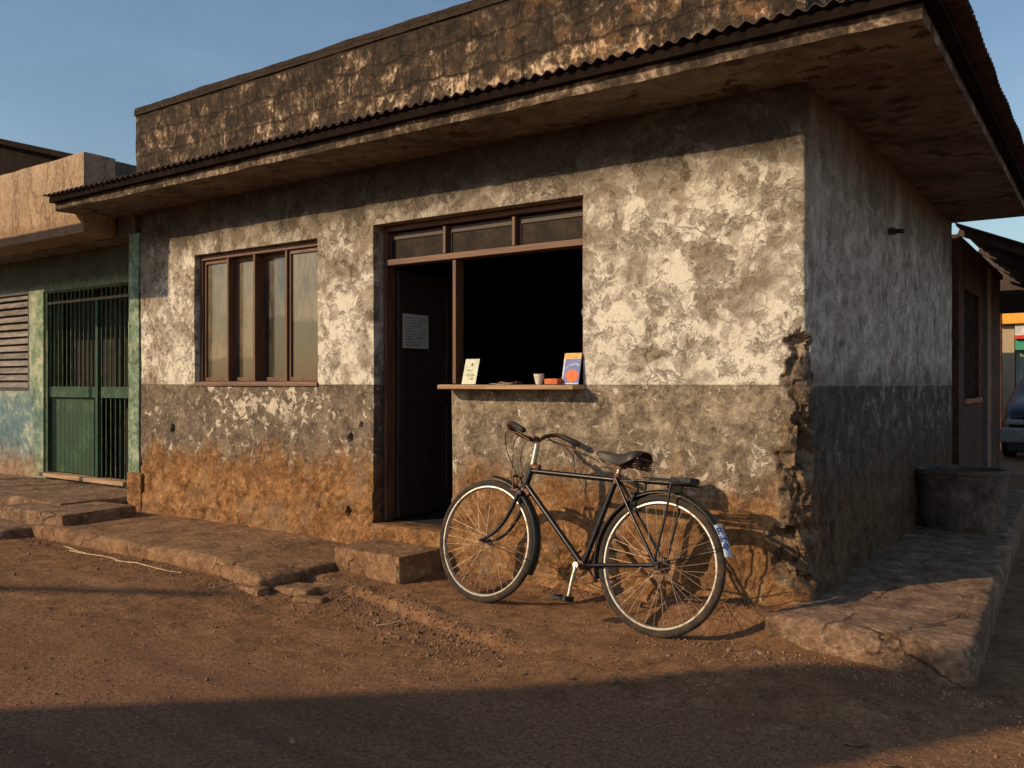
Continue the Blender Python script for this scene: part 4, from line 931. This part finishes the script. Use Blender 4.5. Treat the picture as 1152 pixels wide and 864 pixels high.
# fork
FH = Vector((-WB, 0, RW)); cr_ = HB + Vector((-.008, 0, -.03)); fk = MB()
for s_ in (-1, 1):
    pts = [cr_ + Vector((0, s_ * .042, 0)), cr_ + Vector((-.028, s_ * .047, -.08)), Vector((-.935, s_ * .050, .47)), Vector((-.985, s_ * .054, .405)), Vector((-1.045, s_ * .057, .362)), FH + Vector((0, s_ * .058, 0))]
    # smooth
    P2 = []
    for i in range(len(pts) - 1):
        a0 = pts[max(i - 1, 0)]; a1 = pts[i]; a2 = pts[i + 1]; a3 = pts[min(i + 2, len(pts) - 1)]
        for t in np.linspace(0, 1, 5)[:-1]: P2.append(.5 * ((2 * a1) + (a2 - a0) * t + (2 * a0 - 5 * a1 + 4 * a2 - a3) * t * t + (-a0 + 3 * a1 - 3 * a2 + a3) * t ** 3))
    P2.append(pts[-1]); fk.tube(P2, [.0125 - .0055 * i / (len(P2) - 1) for i in range(len(P2))], 10)
fk.tube([cr_ + Vector((0, -.045, 0)), cr_ + Vector((0, .045, 0))], .017, 10)
fk.tube([cr_, HB], .015, 10)
B_(fk, 'fork', PAINTM)
# fenders
def fender(cx, a0, a1, r=.368, hw=.031, name='fender'):
    b = MB(); n = 48; m_ = 7; vs = []
    for i in range(n + 1):
        a = R(a0 + (a1 - a0) * i / n)
        for lay in (0, 1):
            for j in range(m_):
                t = -1 + 2 * j / (m_ - 1); rr_ = r - .016 * t * t - lay * .0015 * 1; y = hw * math.sin(t * 1.35) / math.sin(1.35)
                vs.append((cx + rr_ * math.cos(a), y, RW + rr_ * math.sin(a)))
    w_ = 2 * m_; fs = []
    for i in range(n):
        for j in range(m_ - 1):
            fs.append((i * w_ + j, i * w_ + j + 1, (i + 1) * w_ + j + 1, (i + 1) * w_ + j)); fs.append((i * w_ + m_ + j, (i + 1) * w_ + m_ + j, (i + 1) * w_ + m_ + j + 1, i * w_ + m_ + j + 1))
        fs.append((i * w_, (i + 1) * w_, (i + 1) * w_ + m_, i * w_ + m_)); fs.append((i * w_ + m_ - 1, i * w_ + w_ - 1, (i + 1) * w_ + w_ - 1, (i + 1) * w_ + m_ - 1))
    for i in (0, n):
        for j in range(m_ - 1): fs.append((i * w_ + j, i * w_ + j + 1, i * w_ + m_ + j + 1, i * w_ + m_ + j))
    b.add(vs, fs); return b
B_(fender(-WB, -24, 88), 'fender', FEND)
rf_ = B_(fender(0, 14, 198), 'fender', FEND)
# white rear patch with blue lettering
pt = B_(fender(0, 13, 38, .3705, .0318), 'reflective_patch', mat_simple('white_patch', (.55, .60, .68), .5, dirt=(.42, .48, .58), sc=30), rf_)
lb_ = MB()
def onf(a, t, lift=.0012):
    rr_ = .3705 - .016 * t * t + lift; a = R(a); return (rr_ * math.cos(a), .0318 * math.sin(t * 1.35) / math.sin(1.35), RW + rr_ * math.sin(a))
def glyph(strokes, a_c, ht=4.6, wd=.42, t_c=-.55):
    for st in strokes:
        pts = [onf(a_c + (v - .5) * ht, t_c + (u_ - .5) * wd * 2) for u_, v in st]; lb_.tube(pts, .0032, 5)
glyph([[(0, 0), (0, .5), (0, 1)], [(0, 1), (.5, 1), (.9, .85), (.5, .55), (0, .5)], [(.5, .5), (1, 0)]], 32.5)
glyph([[(0, 0), (0, .5), (0, 1)], [(1, 0), (1, .5), (1, 1)], [(0, .5), (.5, .5), (1, .5)]], 26.5)
glyph([[(.5, 0), (.1, .25), (.1, .75), (.5, 1), (.9, .75), (.9, .25), (.5, 0)], [(.3, .4), (.7, .6)]], 20.5)
B_(lb_, 'lettering', mat_simple('blue_letter', (.02, .06, .24), .5), rf_)
# fender stays and rack
st = MB(); 
for s_ in (-1, 1): st.tube([(0.0, s_ * .062, RW), (.362 * math.cos(R(20)), s_ * .033, RW + .362 * math.sin(R(20)))], .0025, 6)
B_(st, 'fender_stay', PAINTM)
st = MB()
for s_ in (-1, 1): st.tube([(-WB, s_ * .062, RW), (-WB + .362 * math.cos(R(-12)), s_ * .033, RW + .362 * math.sin(R(-12)))], .0025, 6)
B_(st, 'fender_stay', PAINTM)
rk = MB(); zr = .742
for s_ in (-1, 1):
    rk.tube([(-.155, s_ * .055, zr), (.02, s_ * .062, zr), (.135, s_ * .062, zr), (.155, s_ * .045, zr), (.16, 0, zr)], .0065, 8)
    rk.tube([(-.15, s_ * .022, zr), (.155, s_ * .022, zr)], .0045, 8)
    rk.tube([(.055, s_ * .062, zr), (.045, s_ * .066, .60), (.004, s_ * .066, RW + .02)], .0065, 8)
    rk.tube([(-.14, s_ * .05, zr), (-.135, s_ * .03, .675)], .0055, 8)
for x in (-.155, -.04, .06): rk.tube([(x, -.062, zr), (x, .062, zr)], .005, 8)
rk.tube([(-.155, 0, zr), (-.27, 0, .735)], .006, 8)
rack = B_(rk, 'rear_rack', PAINTM)
cl = MB(); cl.box(.04, .150, -.05, .05, zr + .006, zr + .034); cl.tube([(.07, -.05, zr + .02), (-.12, -.035, zr + .018)], .004, 6); cl.tube([(.07, .05, zr + .02), (-.12, .035, zr + .018)], .004, 6)
for s_ in (-1, 1): cl.tube([(.04, s_ * .045, zr + .012), (.09, s_ * .045, zr + .012)], .012, 8)
B_(cl, 'spring_clamp', BLK, rack, smooth=False, bevel=.006)
# saddle
sp = MB(); secs = [(-.425, .012, .872, .012), (-.415, .022, .876, .026), (-.38, .030, .876, .040), (-.33, .036, .870, .050), (-.27, .052, .864, .062), (-.215, .085, .868, .070), (-.17, .105, .878, .066), (-.13, .108, .886, .058), (-.108, .090, .884, .040), (-.10, .055, .878, .022)]
vs = []; m_ = 13
for (x, hw, z, dp) in secs:
    for j in range(m_):
        t = -1 + 2 * j / (m_ - 1); y = hw * math.sin(t * math.pi / 2); zz = z - dp * (abs(t) ** 3.2) + .004 * (abs(t) < .2) * 0
        vs.append((-.278 + (x + .27) * .9, y, zz + .010))
fs = [(i * m_ + j, i * m_ + j + 1, (i + 1) * m_ + j + 1, (i + 1) * m_ + j) for i in range(len(secs) - 1) for j in range(m_ - 1)]
sp.add(vs, fs); sad = B_(sp, 'saddle', LEA); md = sad.modifiers.new('sub', 'SUBSURF'); md.levels = 2; md.render_levels = 2; md = sad.modifiers.new('sol', 'SOLIDIFY'); md.thickness = .006
su = MB()
for s_ in (-1, 1):
    su.tube([(-.41, 0, .85), (-.36, s_ * .022, .822), (-.27, s_ * .025, .812), (-.18, s_ * .045, .812), (-.15, s_ * .055, .805)], .004, 8)
    su.tube([(-.145 + .017 * math.cos(a), s_ * .062 + .017 * math.sin(a), .803 + .045 * a / (2 * math.pi * 4)) for a in np.linspace(0, 2 * math.pi * 4, 60)], .0032, 6)
su.tube([(-.145, -.07, .80), (-.145, .07, .80)], .004, 8); su.tube([(-.13, -.085, .85), (-.13, .085, .85)], .005, 8)
su.box(-.295, -.25, -.03, .03, .80, .822)
B_(su, 'saddle_springs', RUST, sad)
b = MB(); b.tube([SC, Vector((-.272, 0, .812))], .0125, 12); B_(b, 'seat_post', CHR)
# stem, bars
hs = MB(); ax_ = (HT - HB).normalized(); top = Vector((-.812, 0, .905)); hs.tube([HT + ax_ * .01, top - Vector((0, 0, .0))], .0165, 12)
hs.tube([HT + ax_ * .012, HT + ax_ * .035], .019, 14)
hs.tube([top + Vector((.0, 0, -.012)), top + Vector((-.02, 0, .012)), Vector((-.835, 0, .925))], .0135, 12)
B_(hs, 'stem', CHR)
cl_ = Vector((-.835, 0, .93))
def catm(pts, n=6):
    P2 = []
    for i in range(len(pts) - 1):
        a0 = pts[max(i - 1, 0)]; a1 = pts[i]; a2 = pts[i + 1]; a3 = pts[min(i + 2, len(pts) - 1)]
        for t in np.linspace(0, 1, n + 1)[:-1]: P2.append(.5 * ((2 * a1) + (a2 - a0) * t + (2 * a0 - 5 * a1 + 4 * a2 - a3) * t * t + (-a0 + 3 * a1 - 3 * a2 + a3) * t ** 3))
    P2.append(pts[-1]); return P2
half = lambda s_: [cl_ + Vector(v) for v in ((0, 0, 0), (-.010, s_ * .05, .000), (-.034, s_ * .11, .014), (-.044, s_ * .17, .038), (-.02, s_ * .220, .054), (.03, s_ * .243, .048), (.07, s_ * .255, .035))]
bar = catm(half(-1))[::-1] + catm(half(1))[1:]
hb_ = MB(); hb_.tube(bar, .0115, 12); hb_.tube([cl_ + Vector((0, -.03, 0)), cl_ + Vector((0, .03, 0))], .018, 12)
hbo = B_(hb_, 'handlebar', mat_simple('browned_steel', (.075, .04, .026), .4, .6, dirt=(.13, .06, .035), sc=50))
for s_ in (-1, 1):
    g0 = cl_ + Vector((.02, s_ * .240, .050)); g1 = cl_ + Vector((.125, s_ * .270, .012))
    b = MB(); dd = (g1 - g0); b.tube([g0, g0 + dd * .04, g0 + dd * .5, g0 + dd * .93, g1], [.0135, .0155, .0165, .0165, .012], 12); B_(b, 'grip', BLK, hbo)
    b = MB(); b.tube(catm([cl_ + Vector((-.045, s_ * .19, .035)), cl_ + Vector((-.01, s_ * .215, .012)), cl_ + Vector((.06, s_ * .235, .0)), cl_ + Vector((.15, s_ * .25, -.035))]), .0045, 6); B_(b, 'brake_lever', RUST, hbo)
# cables
def cable(pts, r=.0026):
    b = MB(); b.tube(catm([Vector(p) for p in pts], 8), r, 6); B_(b, 'brake_cable', mat_c)
mat_c = mat_simple('cable_brown', (.035, .02, .014), .5)
cable([(-.885, -.17, .965), (-.955, -.11, .93), (-.965, -.06, .84), (-.925, -.02, .74), (-.905, -.01, .665)])
cable([(-.885, .17, .965), (-.95, .08, .92), (-.93, .02, .82), (-.90, .01, .74), (-.915, -.01, .66)])
cable([(-.875, -.08, .945), (-.935, -.05, .90), (-.945, -.03, .80), (-.95, -.02, .68)])
cable([(-.82, .03, .935), (-.72, .06, .925), (-.62, .06, .87), (-.56, .02, .79)])
# front caliper, rear caliper
def caliper(c, s=1):
    b = MB(); c = Vector(c)
    for s_ in (-1, 1):
        b.tube(catm([c + Vector((0, 0, .022)), c + Vector((-.01 * s, s_ * .038, .012)), c + Vector((0, s_ * .040, -.03)), c + Vector((0, s_ * .026, -.055))]), .0065, 8)
        b.obox(c + Vector((0, s_ * .022, -.058)), (.022, .006, .008), Matrix.Identity(3))
    b.tube([c + Vector((-.03, 0, .02)), c + Vector((.03, 0, .02))], .009, 8); return b
B_(caliper((-.915, 0, .70)), 'brake_caliper', RUST)
B_(caliper((-.165, 0, .66), -1), 'brake_caliper', BLK)
# crank set
ck = MB(); ck.lathe([(.082, .044), (.092, .044), (.094, .047), (.092, .050), (.082, .050)], 44, BBk, 'Y')
for k in range(5):
    a = 2 * math.pi * k / 5 + .3; ck.tube([BBk + Vector((0, .047, 0)), BBk + Vector((.085 * math.cos(a), .047, .085 * math.sin(a)))], .006, 6)
ring = B_(ck, 'chainring', RUST)
b = MB(); b.tube([BBk + Vector((0, -.07, 0)), BBk + Vector((0, .075, 0))], .009, 10); B_(b, 'axle', RUST)
e1 = Vector((-.450, -.085, .120)); e2 = BBk * 2 - e1; e2.y = .085
for (e, s_, mt) in ((e1, -1, CHR), (e2, 1, RUST)):
    b = MB(); b.tube([BBk + Vector((0, s_ * .066, 0)), BBk.lerp(e, .5) + Vector((0, s_ * .04, 0)), e], [.0125, .0095, .0105], 10); b.lathe([(0, -.010), (.017, -.010), (.017, .010), (0, .010)], 16, BBk + Vector((0, s_ * .066, 0)), 'Y', closed=False); B_(b, 'crank', mt)
    b = MB(); c_ = e + Vector((0, s_ * .055, 0)); b.box(c_.x - .045, c_.x - .022, c_.y - .042, c_.y + .042, c_.z - .014, c_.z + .012); b.box(c_.x + .022, c_.x + .045, c_.y - .042, c_.y + .042, c_.z - .014, c_.z + .012)
    b.box(c_.x - .021, c_.x + .021, c_.y - .045, c_.y - .037, c_.z - .01, c_.z + .008); b.box(c_.x - .021, c_.x + .021, c_.y + .037, c_.y + .045, c_.z - .01, c_.z + .008); b.tube([e, c_ + Vector((0, s_ * .04, 0))], .009, 8)
    B_(b, 'pedal', BLK, smooth=False, bevel=.003)
ch = MB(); cg = .036
up_ = [BBk + Vector((.01, .047, .091)), RH + Vector((0, .047, cg))]; dn_ = [RH + Vector((0, .047, -cg)), BBk + Vector((-.01, .047, -.091))]
arc1 = [RH + Vector((cg * math.sin(a), .047, cg * math.cos(a))) for a in np.linspace(0, math.pi, 9)][1:-1]; arc2 = [BBk + Vector((-.091 * math.sin(a), .047, -.091 * math.cos(a))) for a in np.linspace(0, math.pi, 13)][1:-1]
ch.tube(up_ + arc1 + dn_ + arc2, .0048, 6, closed=True); B_(ch, 'chain', RUST)
b = MB(); b.lathe([(.014, .043), (.036, .045), (.036, .049), (.014, .051)], 24, RH, 'Y'); B_(b, 'sprocket', RUST)

# ------------------------------------------------------------------ debris
rg = random.Random(11)
b = MB(); ico = bmesh.new(); bmesh.ops.create_icosphere(ico, subdivisions=1, radius=1); iv = [v.co.copy() for v in ico.verts]; ifc = [tuple(v.index for v in f.verts) for f in ico.faces]; ico.free()
pts = []
for _ in range(13500):
    m = rg.random() if _ < 9500 else .95
    if m < .45:
        i = rg.randrange(4); t = rg.random(); ax, ay = KERB[i]; bx_, by_ = KERB[i + 1]; x = ax + (bx_ - ax) * t + rg.gauss(0, .12); y = ay + (by_ - ay) * t - abs(rg.gauss(0, .22)) + .06
    elif m < .65: x = rg.uniform(-5.8, -2.6); y = -1.0 - abs(rg.gauss(0, .14))
    elif m < .82: x = rg.uniform(-.6, 1.3); y = -.41 - abs(rg.gauss(0, .15))
    elif m < .9: x = rg.uniform(-2.1, -.05); y = -.06 - abs(rg.gauss(0, .06))
    else: x = rg.uniform(-5.5, 1.4); y = -.5 - 2.8 * rg.random() ** 1.3
    if -2.88 < x < -2.26 and y > -.47: continue
    if x < -2.9 and y > -1.0: continue
    if x > -.12 and y > -.40: continue
    pts.append((x, y))
zz = gh([p[0] for p in pts], [p[1] for p in pts])
for (x, y), z in zip(pts, zz):
    s_ = .002 + .006 * rg.random() ** 3 + (.008 if rg.random() < .015 else 0); m_ = Euler((rg.random() * 6, rg.random() * 6, rg.random() * 6)).to_matrix(); sc = Vector((s_ * rg.uniform(.8, 1.5), s_ * rg.uniform(.7, 1.1), s_ * rg.uniform(.5, .9)))
    b.add([Vector((x, y, z + sc.z * .3)) + m_ @ Vector((v.x * sc.x, v.y * sc.y, v.z * sc.z)) for v in iv], ifc)
o = b.build('gravel', mat_mottled('gravel_stone', [(.4, (.09, .045, .025)), (.5, (.20, .11, .06)), (.6, (.36, .23, .14))], 30)); tag(o, 'small reddish stones and crumbs of earth strewn along the kerb', 'gravel', kind='stuff')
# leaves
LEAF = mat_simple('dry_leaf', (.20, .12, .06), .8, dirt=(.10, .055, .03), sc=60)
def leaf(x, y, a, L):
    z = float(gh(x, y)) + .004; b = MB(); n = 6; vs = []
    for i in range(n + 1):
        t = i / n; wd = L * .22 * math.sin(math.pi * min(1, t * .96 + .02)) + .0008
        for s_ in (-1, 0, 1): p = rotz(a) @ Vector(((t - .5) * L, s_ * wd, .25 * L * (t - .5) ** 2 + .10 * L * abs(s_) * t)); vs.append((x + p.x, y + p.y, z + p.z))
    b.add(vs, [(i * 3 + j, (i + 1) * 3 + j, (i + 1) * 3 + j + 1, i * 3 + j + 1) for i in range(n) for j in range(2)])
    o = b.build('dry_leaf', LEAF, smooth=True); md = o.modifiers.new('s', 'SOLIDIFY'); md.thickness = .0008; rebase(o); return o
def gpx(u_, v_):    # the ground point seen at a photo pixel, so debris lies where the photo has it
    a = R(YAW); F = Vector((-math.sin(a), math.cos(a))); Rr = Vector((math.cos(a), math.sin(a))); d = FPX * 1.2 / (v_ - HY); p = Vector((CAMX, CAMY)) + F * d + Rr * ((u_ - 576) / FPX * d); return p.x, p.y
x, y = gpx(962, 822); tag(leaf(x, y, .1, .085), 'larger dry leaf lying alone on the shaded road in the lower right', 'leaf')
x, y = gpx(1000, 843); tag(leaf(x, y, -.1, .06), 'small pale leaf on the shaded road below the larger leaf', 'leaf')
for (u_, v_) in ((446, 692), (520, 722), (452, 690), (700, 690), (612, 700), (588, 745), (640, 752), (690, 757), (750, 755), (230, 655), (250, 652), (870, 745), (845, 738), (470, 700), (420, 672), (560, 735)):
    x, y = gpx(u_, v_); tag(leaf(x, y, rg.uniform(0, 6), rg.uniform(.03, .07)), 'small curled dry leaf lying on the sunlit dirt near the kerb', 'leaf', 'small dry leaves scattered near the kerb')
STRAW = mat_simple('straw', (.50, .36, .20), .7)
for k, (p, q_) in enumerate((((78, 622), (150, 636)), ((128, 633), (205, 646)), ((70, 617), (110, 628)), ((240, 660), (288, 652)), ((425, 692), (462, 688)))):
    x, y = gpx(*p); x2, y2 = gpx(*q_); b = MB(); ps = []
    for i in range(7):
        t = i / 6; xx = x + (x2 - x) * t; yy = y + (y2 - y) * t + .012 * math.sin(t * 5 + k); ps.append((xx, yy, float(gh(xx, yy)) + .006 + .006 * math.sin(t * 3.1)))
    b.tube(ps, [.0045, .005, .0045, .004, .004, .003, .002], 6); o = rebase(b.build('straw_stalk', STRAW, smooth=True))
    tag(o, ('long pale dry stalk at the kerb foot, leftmost of the pair that cross', 'pale dry stalk along the kerb foot, crossing the longer one on its right', 'short pale stalk at the left end of the kerb foot', 'short pale stalk near the broken right end of the kerb', 'dark thin twig on the dirt in front of the door step')[k], 'stalk', 'dry stalks at the foot of the kerb')
